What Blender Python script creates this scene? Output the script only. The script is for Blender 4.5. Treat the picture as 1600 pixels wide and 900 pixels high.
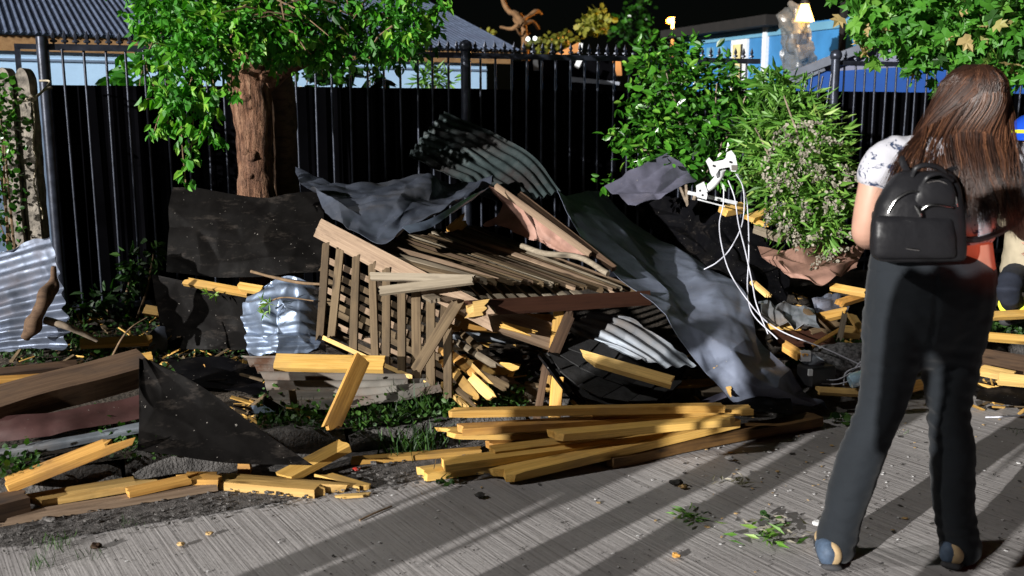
import bpy, bmesh, math, random
import numpy as np
from mathutils import Vector, Matrix, noise
R = math.radians
for o in list(bpy.data.objects): bpy.data.objects.remove(o)
SC = bpy.context.scene
COL = SC.collection

# ------------------------------------------------------------------ camera
CAM_H = 1.48; PITCH = R(10); FPX = 1600 * 35 / 36
cd = bpy.data.cameras.new('camera'); cam = bpy.data.objects.new('camera', cd); COL.objects.link(cam)
cd.lens = 35; cd.sensor_width = 36; cd.clip_start = .05; cd.clip_end = 500
cam.location = (0, 0, CAM_H); cam.rotation_euler = (math.pi / 2 - PITCH, 0, 0)
cd.dof.use_dof = True; cd.dof.focus_distance = 4.9; cd.dof.aperture_fstop = 3.2
SC.camera = cam
# ------------------------------------------------------------------ night sky
SUN_EL = R(12); SUN_AZ = R(41.6)
w = bpy.data.worlds.new('World'); SC.world = w; w.use_nodes = True
nt = w.node_tree; bg = nt.nodes['Background']
sky = nt.nodes.new('ShaderNodeTexSky'); sky.sky_type = 'NISHITA'; sky.sun_disc = False
sky.sun_elevation = SUN_EL; sky.sun_rotation = math.pi + SUN_AZ
nt.links.new(sky.outputs[0], bg.inputs[0]); bg.inputs[1].default_value = .0002
# ------------------------------------------------------------------ key light (far flood light behind the photographer)
sd = bpy.data.lights.new('sun', 'SUN'); sd.energy = 3.6; sd.angle = R(.5); sd.color = (1, .97, .93)
sun = bpy.data.objects.new('sun', sd); COL.objects.link(sun)
LD = Vector((math.sin(SUN_AZ) * math.cos(SUN_EL), math.cos(SUN_AZ) * math.cos(SUN_EL), -math.sin(SUN_EL)))
sun.rotation_euler = LD.to_track_quat('-Z', 'Y').to_euler(); sun.location = (-8, -9, 6)
SC.view_settings.view_transform = 'Standard'; SC.view_settings.look = 'None'
SC.view_settings.gamma = 1; SC.view_settings.use_curve_mapping = False
SC.view_settings.exposure = 1.0
SC.cycles.max_bounces = 3; SC.cycles.diffuse_bounces = 2; SC.cycles.glossy_bounces = 1; SC.cycles.transmission_bounces = 3; SC.cycles.transparent_max_bounces = 4

# ------------------------------------------------------------------ helpers
def ray(px, py):
    x = (px - 800) / FPX; y = (450 - py) / FPX
    return Vector((x, math.cos(PITCH) + y * math.sin(PITCH), -math.sin(PITCH) + y * math.cos(PITCH)))
def G(px, py, z=0.0):            # point at height z
    r = ray(px, py); t = (z - CAM_H) / r.z; return Vector((r.x * t, r.y * t, z))
def A(px, py, Y):                # point at distance Y
    r = ray(px, py); t = Y / r.y; return Vector((r.x * t, Y, CAM_H + r.z * t))
def lerp(a, b, t): return a + (b - a) * t

def tag(o, label=None, cat=None, group=None, kind=None):
    if label: o['label'] = label
    if cat: o['category'] = cat
    if group: o['group'] = group
    if kind: o['kind'] = kind
    return o
def empty(name, loc, rz=0):
    o = bpy.data.objects.new(name, None); COL.objects.link(o); o.location = loc; o.rotation_euler = (0, 0, rz)
    o.empty_display_size = .1; return o
def link(name, me, m, parent=None, loc=None, rot=None):
    o = bpy.data.objects.new(name, me); COL.objects.link(o)
    if m is not None and not me.materials: me.materials.append(m)
    if parent is not None: o.parent = parent
    if loc is not None: o.location = loc
    if rot is not None: o.rotation_euler = rot
    return o
def mesh_obj(name, verts, faces, m, parent=None, smooth=None, centre=True):
    """one mesh from world coordinates; its origin is put at its own base (or its parent's origin)"""
    V = [Vector(v) for v in verts]
    org = Vector((0, 0, 0))
    if parent is not None: org = world_loc(parent)
    elif centre:
        org = sum(V, Vector()) / len(V); org.z = min(v.z for v in V)
    me = bpy.data.meshes.new(name); me.from_pydata([v - org for v in V], [], faces); me.update()
    if smooth is not None:
        me.shade_smooth(); me.set_sharp_from_angle(angle=R(smooth))
    o = link(name, me, m, parent)
    if parent is None: o.location = org
    return o
def world_loc(o):
    p = Vector(o.location)
    while o.parent: o = o.parent; p = p + Vector(o.location)
    return p
def bm_obj(name, bm, m, parent=None, smooth=None):
    V = [v.co.copy() for v in bm.verts]; bm.verts.index_update()
    F = [[v.index for v in f.verts] for f in bm.faces]; bm.free()
    return mesh_obj(name, V, F, m, parent, smooth)
def add_box(bm, c, sx, sy, sz, rot=None):
    M = Matrix.Translation(c) @ (rot.to_4x4() if rot else Matrix()) @ Matrix.Diagonal((sx, sy, sz, 1))
    bmesh.ops.create_cube(bm, size=1, matrix=M)
def add_bar(bm, p0, p1, w, t, up=Vector((0, 0, 1))):
    d = (p1 - p0); L = d.length; x = d.normalized(); y = up.cross(x)
    if y.length < 1e-3: y = Vector((0, 1, 0)).cross(x)
    y.normalize(); z = x.cross(y)
    M = Matrix((x, y, z)).transposed()
    add_box(bm, (p0 + p1) / 2, L, w, t, M)
def tube_geo(pts, rad, n=6):
    pts = [Vector(p) for p in pts]; V = []; F = []
    m = len(pts); ref = None
    for i, p in enumerate(pts):
        t = (pts[min(i + 1, m - 1)] - pts[max(i - 1, 0)]).normalized()
        if ref is None:
            ref = t.orthogonal().normalized()
        a = (ref - t * ref.dot(t)).normalized(); ref = a; b = t.cross(a)
        r = rad[i] if isinstance(rad, (list, tuple)) else rad
        for k in range(n):
            an = 2 * math.pi * k / n; V.append(p + (a * math.cos(an) + b * math.sin(an)) * r)
    for i in range(m - 1):
        for k in range(n):
            k2 = (k + 1) % n; F.append((i * n + k, i * n + k2, (i + 1) * n + k2, (i + 1) * n + k))
    F.append(tuple(range(n - 1, -1, -1))); F.append(tuple((m - 1) * n + k for k in range(n)))
    return V, F
def cr(P, t):                    # Catmull-Rom through a list of points, t in 0..1
    n = len(P) - 1; x = max(0, min(t, 1)) * n; i = min(int(x), n - 1); u = x - i
    p0 = P[max(i - 1, 0)]; p1 = P[i]; p2 = P[i + 1]; p3 = P[min(i + 2, n)]
    if i == 0: p0 = p1 * 2 - p2
    if i == n - 1: p3 = p2 * 2 - p1
    return .5 * ((2 * p1) + (p2 - p0) * u + (2 * p0 - 5 * p1 + 4 * p2 - p3) * u * u + (3 * p1 - p0 - 3 * p2 + p3) * u ** 3)
def smooth_path(P, n): return [cr(P, i / (n - 1)) for i in range(n)]

# ------------------------------------------------------------------ materials
def nmat(name):
    m = bpy.data.materials.new(name); m.use_nodes = True
    return m, m.node_tree, m.node_tree.nodes['Principled BSDF']
def N(nt, t, **k):
    n = nt.nodes.new(t)
    for a, b in k.items(): setattr(n, a, b)
    return n
def ramp(nt, fac, stops):
    r = N(nt, 'ShaderNodeValToRGB'); nt.links.new(fac, r.inputs[0])
    e = r.color_ramp.elements
    while len(e) > 1: e.remove(e[-1])
    e[0].position = stops[0][0]; e[0].color = (*stops[0][1], 1)
    for p, c in stops[1:]:
        x = e.new(p); x.color = (*c, 1)
    return r.outputs[0]
def coords(nt, scale=(1, 1, 1), rot=(0, 0, 0), rnd=True):
    tc = N(nt, 'ShaderNodeTexCoord'); mp = N(nt, 'ShaderNodeMapping')
    mp.inputs['Scale'].default_value = scale; mp.inputs['Rotation'].default_value = rot
    if rnd:
        oi = N(nt, 'ShaderNodeObjectInfo'); ml = N(nt, 'ShaderNodeVectorMath', operation='SCALE')
        cb = N(nt, 'ShaderNodeCombineXYZ')
        for k in range(3): nt.links.new(oi.outputs['Random'], cb.inputs[k])
        nt.links.new(cb.outputs[0], ml.inputs[0]); ml.inputs['Scale'].default_value = 37
        ad = N(nt, 'ShaderNodeVectorMath', operation='ADD')
        nt.links.new(tc.outputs['Object'], ad.inputs[0]); nt.links.new(ml.outputs[0], ad.inputs[1])
        nt.links.new(ad.outputs[0], mp.inputs[0])
    else: nt.links.new(tc.outputs['Object'], mp.inputs[0])
    return mp.outputs[0]
def noise_n(nt, vec, scale, detail=4, rough=.55, dist=0):
    n = N(nt, 'ShaderNodeTexNoise'); nt.links.new(vec, n.inputs['Vector'])
    n.inputs['Scale'].default_value = scale; n.inputs['Detail'].default_value = detail
    n.inputs['Roughness'].default_value = rough; n.inputs['Distortion'].default_value = dist
    return n.outputs['Fac']
def bump(nt, b, h, strength, dist, prev=None):
    n = N(nt, 'ShaderNodeBump'); n.inputs['Strength'].default_value = strength; n.inputs['Distance'].default_value = dist
    nt.links.new(h, n.inputs['Height'])
    if prev is not None: nt.links.new(prev, n.inputs['Normal'])
    nt.links.new(n.outputs[0], b.inputs['Normal']); return n.outputs[0]
def mixc(nt, fac, a, b, mode='MIX'):
    m = N(nt, 'ShaderNodeMix', data_type='RGBA', blend_type=mode)
    if isinstance(fac, (int, float)): m.inputs[0].default_value = fac
    else: nt.links.new(fac, m.inputs[0])
    for s, i in ((a, 6), (b, 7)):
        if isinstance(s, tuple): m.inputs[i].default_value = (*s, 1)
        else: nt.links.new(s, m.inputs[i])
    return m.outputs[2]
def c3(c, k): return tuple(min(1, x * k) for x in c)

def plain(name, c, rough=.6, metal=0, var=.25, scale=9, bmp=.15, bd=.004, spec=.5):
    m, nt, b = nmat(name); v = coords(nt)
    n = noise_n(nt, v, scale, 5)
    nt.links.new(ramp(nt, n, [(.3, c3(c, 1 - var)), (.7, c3(c, 1 + var))]), b.inputs['Base Color'])
    b.inputs['Roughness'].default_value = rough; b.inputs['Metallic'].default_value = metal
    b.inputs['Specular IOR Level'].default_value = spec
    if bmp: bump(nt, b, noise_n(nt, v, scale * 5, 4), bmp, bd)
    return m
def wood(name, light, dark, rough=.65, stain=None, bmp=.25):
    m, nt, b = nmat(name)
    g = noise_n(nt, coords(nt, (1.1, 26, 26)), 1.6, 6, .62, .6)
    f = noise_n(nt, coords(nt, (3, 150, 150)), 1.5, 3, .6)
    col = ramp(nt, g, [(.28, dark), (.5, lerp3(dark, light, .7)), (.72, light)])
    fine = ramp(nt, f, [(.35, (.80, .78, .75)), (.65, (1.06, 1.06, 1.06))])
    col = mixc(nt, 1.0, col, fine, 'MULTIPLY')
    vo = N(nt, 'ShaderNodeTexVoronoi'); nt.links.new(coords(nt, (3.2, 11, 11)), vo.inputs['Vector']); vo.inputs['Scale'].default_value = 1
    dk_ = noise_n(nt, coords(nt, (1.5, 7, 7)), 2.2, 7, .75)
    col = mixc(nt, ramp(nt, dk_, [(.54, (0, 0, 0)), (.75, (.75, .75, .75))]), col, c3(dark, .55))
    kn = ramp(nt, vo.outputs['Distance'], [(.05, (1, 1, 1)), (.17, (0, 0, 0))])
    col = mixc(nt, kn, col, c3(dark, .45))
    if stain:
        s = ramp(nt, noise_n(nt, coords(nt, (1, 2, 2)), 3.0, 5, .6), [(.5, (0, 0, 0)), (.72, (.85, .85, .85))])
        col = mixc(nt, s, col, stain)
    oi = N(nt, 'ShaderNodeObjectInfo')
    col = mixc(nt, 1.0, col, ramp(nt, oi.outputs['Random'], [(0, (.62, .57, .52)), (.5, (.92, .90, .86)), (1, (1.12, 1.1, 1.08))]), 'MULTIPLY')
    nt.links.new(col, b.inputs['Base Color']); b.inputs['Roughness'].default_value = rough
    b.inputs['Specular IOR Level'].default_value = .3
    bump(nt, b, f, bmp, .002); return m
def lerp3(a, b, t): return tuple(a[i] + (b[i] - a[i]) * t for i in range(3))
def metal(name, c, rough=.4, met=.85, dirt=None, dirt_lo=.52, dirt_hi=.7, scale=3, scratch=True, bmp=.06, spec=.25):
    m, nt, b = nmat(name); v = coords(nt)
    n = noise_n(nt, v, scale, 6, .62)
    col = ramp(nt, noise_n(nt, v, scale * 4, 5), [(.3, c3(c, .7)), (.7, c3(c, 1.25))])
    rr = ramp(nt, noise_n(nt, v, scale * 2.3, 5), [(.3, (rough * .75,) * 3), (.7, (min(1, rough * 1.35),) * 3)])
    if dirt:
        d = ramp(nt, n, [(dirt_lo, (0, 0, 0)), (dirt_hi, (1, 1, 1))])
        col = mixc(nt, d, col, dirt); rr = mixc(nt, d, rr, (.8, .8, .8))
        me = N(nt, 'ShaderNodeMath', operation='MULTIPLY_ADD'); nt.links.new(d, me.inputs[0]); me.inputs[1].default_value = -met * .8; me.inputs[2].default_value = met
        nt.links.new(me.outputs[0], b.inputs['Metallic'])
    else: b.inputs['Metallic'].default_value = met
    if scratch:
        s = noise_n(nt, coords(nt, (2, 60, 4), (0, 0, .5)), 2, 3)
        col = mixc(nt, ramp(nt, s, [(.7, (0, 0, 0)), (.76, (.5, .5, .5))]), col, c3(c, 1.7))
        fl_ = noise_n(nt, coords(nt), 75, 2, .5)
        col = mixc(nt, ramp(nt, fl_, [(.735, (0, 0, 0)), (.77, (.8, .8, .8))]), col, (.30, .28, .25))
        du = noise_n(nt, coords(nt, (1, 1, 3)), 6, 7, .75)
        col = mixc(nt, ramp(nt, du, [(.55, (0, 0, 0)), (.8, (.35, .35, .35))]), col, (.12, .10, .085))
    nt.links.new(col, b.inputs['Base Color']); nt.links.new(rr, b.inputs['Roughness']); b.inputs['Specular IOR Level'].default_value = spec
    bump(nt, b, noise_n(nt, v, 16, 5), bmp, .006); return m
def leafmat(name, stops, rough=.42, trans=.25, spec=.5):
    m, nt, b = nmat(name)
    at = N(nt, 'ShaderNodeAttribute'); at.attribute_name = 'rnd'
    col = ramp(nt, at.outputs['Fac'], stops)
    nt.links.new(col, b.inputs['Base Color']); b.inputs['Roughness'].default_value = rough; b.inputs['Specular IOR Level'].default_value = spec
    tr = N(nt, 'ShaderNodeBsdfTranslucent'); nt.links.new(mixc(nt, 1.0, col, (1.1, 1.4, .5), 'MULTIPLY'), tr.inputs[0])
    mx = N(nt, 'ShaderNodeMixShader'); mx.inputs[0].default_value = trans
    nt.links.new(b.outputs[0], mx.inputs[1]); nt.links.new(tr.outputs[0], mx.inputs[2])
    nt.links.new(mx.outputs[0], nt.nodes['Material Output'].inputs[0]); return m

M = {}
M['pine'] = wood('fresh pine', (.85, .56, .17), (.57, .31, .06), stain=(.42, .28, .12))
M['pine2'] = wood('pale pine', (.88, .62, .24), (.66, .40, .12), stain=(.46, .32, .14))
M['pine3'] = wood('orange pine', (.70, .40, .11), (.44, .21, .045), stain=(.28, .16, .07))
M['oldw'] = wood('weathered lath wood', (.155, .112, .064), (.065, .043, .024), .8, stain=(.06, .045, .028))
M['greyw'] = wood('grey dusty wood', (.30, .26, .20), (.15, .125, .095), .85)
M['brownw'] = wood('brown painted timber', (.085, .036, .022), (.05, .02, .013), .6)
M['dustw'] = wood('dusty pinkish timber', (.30, .22, .155), (.15, .10, .07), .8)
M['darkw'] = wood('dark old timber', (.15, .095, .06), (.05, .028, .018), .85, stain=(.045, .034, .03))
M['charw'] = wood('stained plank', (.30, .17, .06), (.06, .035, .02), .7, stain=(.035, .02, .015))
M['silver'] = metal('galvanised sheet', (.20, .25, .34), .40, .65, dirt=(.07, .065, .06), dirt_lo=.62, dirt_hi=.85)
M['dullzinc'] = metal('dull zinc', (.26, .29, .33), .5, .6, dirt=(.13, .10, .075), dirt_lo=.5, dirt_hi=.75)
M['rustzinc'] = metal('rusted zinc', (.24, .225, .20), .55, .5, dirt=(.075, .036, .02), dirt_lo=.40, dirt_hi=.6)
M['pinkzinc'] = metal('zinc with a rosy bloom', (.12, .14, .185), .45, .65, dirt=(.07, .055, .055), dirt_lo=.52, dirt_hi=.7)
M['slate'] = metal('slate blue painted sheet', (.165, .19, .255), .5, .1, dirt=(.09, .10, .13), dirt_lo=.5, dirt_hi=.68)
M['slatedark'] = metal('dark blue grey sheet', (.06, .07, .095), .36, .15, dirt=(.03, .033, .042), dirt_lo=.45, dirt_hi=.65, spec=.5)
M['slate2'] = metal('purple grey painted sheet', (.12, .12, .165), .42, .2)
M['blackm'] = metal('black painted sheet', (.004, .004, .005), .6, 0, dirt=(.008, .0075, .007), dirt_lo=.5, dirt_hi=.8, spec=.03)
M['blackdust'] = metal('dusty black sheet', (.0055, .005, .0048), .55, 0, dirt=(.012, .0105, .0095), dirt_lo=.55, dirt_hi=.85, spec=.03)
M['greenm'] = metal('dark green grey roofing', (.05, .068, .07), .4, .5, dirt=(.02, .018, .018), dirt_lo=.45, dirt_hi=.65)
M['maroon'] = metal('maroon painted sheet', (.06, .028, .026), .5, .1)
M['pinkb'] = metal('pinkish brown sheet', (.30, .17, .13), .6, .05, scratch=False)
M['felt'] = plain('black roofing felt', (.022, .022, .023), .8, 0, .5, 24, .7, .004)
M['fence'] = plain('black fence paint', (.03, .035, .05), .33, .5, .5, 14, .1)
M['clad'] = plain('black cladding paint', (.0022, .0022, .0028), .95, 0, .4, 3, .05, spec=.0)
M['concpost'] = plain('rough concrete post', (.17, .15, .125), .9, 0, .7, 22, .8, .006)
M['bark'] = None
M['white'] = plain('white paint', (.62, .64, .66), .5, 0, .12, 20, .05)
M['cable'] = plain('white cable', (.46, .47, .53), .45, 0, .15, 12, 0)
M['blackp'] = plain('black plastic', (.015, .015, .017), .4, 0, .3, 20, .05)
M['rope'] = plain('old rope', (.35, .30, .22), .9, 0, .3, 60, .3)
M['chrome'] = plain('shiny metal', (.7, .7, .7), .25, 1, .1, 20, 0)

# sheets of metal, felt and board: a grid of control points, bent, crumpled and given a real thickness
def sheet(name, grid, m, nu=36, nv=24, corr=None, crum=.0, cf=2.5, fine=0, seed=0, thick=.002, ragged=.0, parent=None, smooth=16, world=False, creases=0, ck=.2, facet=None):
    rnd = random.Random(seed * 7 + 13)
    Gd = [[(Vector(p) if world else A(*p)) for p in row] for row in grid]
    P = []
    for i in range(nu):
        u = i / (nu - 1)
        cu_ = [cr(row, u) for row in Gd]
        P.append([cr(cu_, j / (nv - 1)) for j in range(nv)])
    # arc lengths
    Lu = sum((P[i + 1][nv // 2] - P[i][nv // 2]).length for i in range(nu - 1))
    Lv = sum((P[nu // 2][j + 1] - P[nu // 2][j]).length for j in range(nv - 1))
    cre = []
    for k in range(creases):
        a = rnd.uniform(0, math.pi); cre.append((math.cos(a), math.sin(a), rnd.uniform(.15, .85), rnd.uniform(.15, .85), rnd.uniform(-1, 1)))
    if facet:
        fu, fv, fa = facet; FH = [[rnd.uniform(-1, 1) * fa for _ in range(fv + 2)] for _ in range(fu + 2)]
    off = Vector((seed * 3.1, seed * 1.7, seed * 5.3)); Q = []
    for i in range(nu):
        row = []
        for j in range(nv):
            p = P[i][j]
            tu = P[min(i + 1, nu - 1)][j] - P[max(i - 1, 0)][j]; tv = P[i][min(j + 1, nv - 1)] - P[i][max(j - 1, 0)]
            n = tu.cross(tv)
            n = n.normalized() if n.length > 1e-9 else Vector((0, -1, 0))
            u = i / (nu - 1); v = j / (nv - 1); h = 0
            if corr:
                ax, pitch, amp = corr
                x = (u * Lu if ax == 'u' else v * Lv)
                wob = 1 + .5 * noise.noise(p * 1.7 + off)
                h += amp * wob * math.sin(2 * math.pi * x / pitch)
            if crum:
                q = p * cf + off
                h += crum * ((1 - abs(noise.noise(q)) * 2.2) + .5 * (1 - abs(noise.noise(q * 2.3)) * 2.2) - .75)
            for (ca, sa, cu, cv, s) in cre:
                d = (u - cu) * Lu * ca + (v - cv) * Lv * sa
                h += s * ck * (min(abs(d), .30) - .13)
            if facet:
                wu = min(.999, max(0, u + .5 / fu * noise.noise(Vector((u * 3, v * 3, seed))))) * fu; wv = min(.999, max(0, v + .5 / fv * noise.noise(Vector((u * 3, v * 3, seed + 9))))) * fv
                iu, iv = int(wu), int(wv); a_, b_ = wu - iu, wv - iv; h00, h10, h01, h11 = FH[iu][iv], FH[iu + 1][iv], FH[iu][iv + 1], FH[iu + 1][iv + 1]
                if (iu + iv) % 2: h += (h00 + (h10 - h00) * a_ + (h11 - h10) * b_) if a_ > b_ else (h00 + (h11 - h01) * a_ + (h01 - h00) * b_)
                else: h += (h00 + (h10 - h00) * a_ + (h01 - h00) * b_) if a_ + b_ < 1 else (h11 + (h01 - h11) * (1 - a_) + (h10 - h11) * (1 - b_))
            if fine: h += fine * noise.noise(p * 14 + off)
            if ragged:
                e = min(u, v, 1 - u, 1 - v)
                if e < .001:
                    k = ragged * noise.noise(p * 13 + off * 2)
                    if u in (0, 1): p = p + tu.normalized() * k
                    else: p = p + tv.normalized() * k
            row.append(p + n * h)
        Q.append(row)
    nrm = []
    V = []; F = []
    for i in range(nu):
        for j in range(nv): V.append(Q[i][j])
    for i in range(nu):
        for j in range(nv):
            tu = Q[min(i + 1, nu - 1)][j] - Q[max(i - 1, 0)][j]; tv = Q[i][min(j + 1, nv - 1)] - Q[i][max(j - 1, 0)]
            n = tu.cross(tv); n = n.normalized() if n.length > 1e-9 else Vector((0, -1, 0)); V.append(Q[i][j] + n * thick)
    K = nu * nv
    for i in range(nu - 1):
        for j in range(nv - 1):
            a, b_, c, d = i * nv + j, (i + 1) * nv + j, (i + 1) * nv + j + 1, i * nv + j + 1
            F.append((d, c, b_, a)); F.append((a + K, b_ + K, c + K, d + K))
    for i in range(nu - 1):
        for (j, fl) in ((0, 0), (nv - 1, 1)):
            a, b_ = i * nv + j, (i + 1) * nv + j
            F.append((a, b_, b_ + K, a + K) if not fl else (b_, a, a + K, b_ + K))
    for j in range(nv - 1):
        for (i, fl) in ((0, 1), (nu - 1, 0)):
            a, b_ = i * nv + j, i * nv + j + 1
            F.append((a, b_, b_ + K, a + K) if not fl else (b_, a, a + K, b_ + K))
    return mesh_obj(name, V, F, m, parent, smooth)

# planks, laths, beams: length along local x so that the grain follows it
def board(name, p0, p1, w, t, m, up=(0, 0, 1), roll=0, b0=.004, b1=.004, bend=0, seed=0, parent=None, seg=10, wig=.0012):
    """w across, t thick; up = rough direction the wide face looks; b0/b1 = how far the ends are broken"""
    rnd = random.Random(seed * 31 + int(p0.x * 1000) + int(p1.z * 777))
    d = p1 - p0; L = d.length; x = d.normalized(); z = Vector(up); z = (z - x * z.dot(x))
    if z.length < 1e-3: z = Vector((0, -1, 0)) - x * x.y * -1
    z.normalize(); y = z.cross(x)
    if roll:
        q = Matrix.Rotation(roll, 3, x); y = q @ y; z = q @ z
    wy = 5; V = []; F = []
    e0 = [rnd.uniform(-1, 1) for _ in range(wy + 1)]; e1 = [rnd.uniform(-1, 1) for _ in range(wy + 1)]
    s0 = rnd.uniform(-1, 1); s1 = rnd.uniform(-1, 1)
    for i in range(seg + 1):
        for k in range(wy + 1):
            for zz in (0, 1):
                fx = i / seg; xx = fx * L; v = k / wy - .5
                if i == 0: xx += b0 * (e0[k] * .55 + s0 * v * 2) * (1 if zz else .75)
                if i == seg: xx -= b1 * (e1[k] * .55 + s1 * v * 2) * (1 if zz else .75)
                hz = (zz - .5) * t
                if i == 0 and b0 > .03: hz *= .55 + .45 * rnd.random()
                if i == seg and b1 > .03: hz *= .55 + .45 * rnd.random()
                edge = .93 if k in (0, wy) else 1
                yy = v * w + noise.noise(Vector((xx * 3, k in (0, wy) and v * 9 or v, seed * 3.3))) * wig * 2
                zb = bend * math.sin(math.pi * fx) + noise.noise(Vector((xx * 2.2, seed * 1.7, 4))) * wig * 2
                V.append((xx - L / 2, yy, hz * edge + zb))
    W = (wy + 1) * 2
    for i in range(seg):
        for k in range(wy):
            a = i * W + k * 2; b_ = a + W
            F.append((a + 1, b_ + 1, b_ + 3, a + 3)); F.append((a, a + 2, b_ + 2, b_))
        a = i * W; b_ = a + W; F.append((a, b_, b_ + 1, a + 1))
        a = i * W + wy * 2; b_ = a + W; F.append((a, a + 1, b_ + 1, b_))
    for k in range(wy):
        a = k * 2; F.append((a, a + 1, a + 3, a + 2))
        a = seg * W + k * 2; F.append((a, a + 2, a + 3, a + 1))
    me = bpy.data.meshes.new(name); me.from_pydata(V, [], F); me.update()
    o = link(name, me, m, parent)
    Mx = Matrix((x, y, z)).transposed().to_4x4(); Mx.translation = (p0 + p1) / 2 - (world_loc(parent) if parent else Vector())
    o.matrix_basis = Mx
    return o

# ------------------------------------------------------------------ street frame
K0 = G(0, 853); UK = (G(1270, 650) - K0).normalized(); VK = Vector((-UK.y, UK.x, 0))   # concrete edge, direction along, direction away
def ST(s, d, z=0): p = K0 + UK * s + VK * d; p.z = z; return p
def sd_of(p): q = Vector((p.x, p.y, 0)) - Vector((K0.x, K0.y, 0)); return q.dot(UK), q.dot(VK)
P0 = Vector((-2.563, 6.3, 0)); UF = Vector((.9385, .3454, 0)).normalized(); VF = Vector((-UF.y, UF.x, 0))
def FE(s, d=0, z=0): p = P0 + UF * s + VF * d; p.z = z; return p
def s_of(px):
    k = ((px - 800) / FPX) / 1.025; return (k * 6.3 + 2.563) / (.9385 - .3454 * k)
def verge_z(p):
    s, d = sd_of(p)
    if d < .36: return 0
    return .11 + .05 * min(1, max(0, d - .4) / 2) + .025 * noise.noise(Vector((p.x * 1.6, p.y * 1.6, 3)))
# ------------------------------------------------------------------ setting: road, gutter, kerb, verge, ground
def road_mat():
    m, nt, b = nmat('brushed concrete')
    ga = R(90 + 33)
    v = coords(nt, (1, 1, 1), (0, 0, -ga), False)
    mp = N(nt, 'ShaderNodeMapping'); nt.links.new(v, mp.inputs[0]); mp.inputs['Scale'].default_value = (.9, 42, 1)
    g = noise_n(nt, mp.outputs[0], 1.0, 3, .6, .25)
    mp2 = N(nt, 'ShaderNodeMapping'); nt.links.new(v, mp2.inputs[0]); mp2.inputs['Scale'].default_value = (2.2, 120, 1)
    g2 = noise_n(nt, mp2.outputs[0], 1.0, 2, .6)
    base = ramp(nt, noise_n(nt, v, 1.3, 6, .6), [(.3, (.27, .254, .252)), (.55, (.365, .347, .342)), (.75, (.46, .442, .434))])
    base = mixc(nt, ramp(nt, noise_n(nt, v, 5, 6, .7), [(.56, (0, 0, 0)), (.72, (.7, .7, .7))]), base, (.25, .24, .235))
    base = mixc(nt, ramp(nt, noise_n(nt, v, 70, 3), [(.62, (0, 0, 0)), (.70, (1, 1, 1))]), base, (.23, .22, .215))
    gr = ramp(nt, g, [(.30, (.55, .54, .53)), (.45, (1, 1, 1))])
    base = mixc(nt, .5, base, mixc(nt, 1.0, base, gr, 'MULTIPLY'))
    nt.links.new(base, b.inputs['Base Color']); b.inputs['Roughness'].default_value = .8; b.inputs['Specular IOR Level'].default_value = .3
    n1 = bump(nt, b, g, .5, .008)
    n2 = bump(nt, b, g2, .4, .002, n1)
    bump(nt, b, noise_n(nt, v, 45, 4), .35, .004, n2)
    return m
M['road'] = road_mat()
M['gutter'] = plain('old asphalt gutter', (.085, .078, .075), .95, 0, .7, 30, 1.0, .012)
M['kerb'] = plain('weathered kerb concrete', (.10, .094, .09), .9, 0, .7, 16, 1.0, .012)
M['soil'] = plain('dark soil', (.045, .034, .024), .95, 0, .6, 9, 1.0, .02)
M['far'] = plain('dark ground', (.012, .011, .010), .95, 0, .4, 3, .3)

def strip(name, s0, s1, ds, drow, m, zf, wob=None):
    V = []; F = []; n = int((s1 - s0) / ds) + 1; k = len(drow)
    for i in range(n):
        s = s0 + (s1 - s0) * i / (n - 1)
        for j, d in enumerate(drow):
            dd = d + (wob(s, j) if wob else 0); p = ST(s, dd); p.z = zf(p, s, dd, j); V.append(p)
    for i in range(n - 1):
        for j in range(k - 1):
            a = i * k + j; F.append((a, a + k, a + k + 1, a + 1))
    return tag(mesh_obj(name, V, F, m, smooth=60, centre=False), kind='structure')
strip('road', -30, 40, 1.0, [-30, -12, -6, -4, -3, -2, -1, .02], M['road'], lambda p, s, d, j: 0)
strip('gutter', -6, 14, .06, [-.02, .05, .12, .2, .28, .36, .5], M['gutter'],
      lambda p, s, d, j: .004 + (.012 * max(0, noise.noise(Vector((s * 5, d * 9, 1)))) if j > 0 else 0),
      lambda s, j: (.045 * noise.noise(Vector((s * 2.3, 0, 7))) + .02 * noise.noise(Vector((s * 11, 0, 7)))) if j < 2 else 0)
strip('verge', -6, 14, .08, [.44 + .11 * k for k in range(38)], M['soil'], lambda p, s, d, j: verge_z(p))
gv = []; gf = []
mesh_obj('ground', [(-160, -160, -.02), (160, -160, -.02), (160, 260, -.02), (-160, 260, -.02)], [(0, 1, 2, 3)], M['far'], centre=False)['kind'] = 'structure'
yard = [FE(-9, .12, .10), FE(16, .12, .10), FE(16, 30, .10), FE(-9, 30, .10)]
mesh_obj('yard_ground', yard, [(0, 1, 2, 3)], M['far'], centre=False)['kind'] = 'structure'
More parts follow.
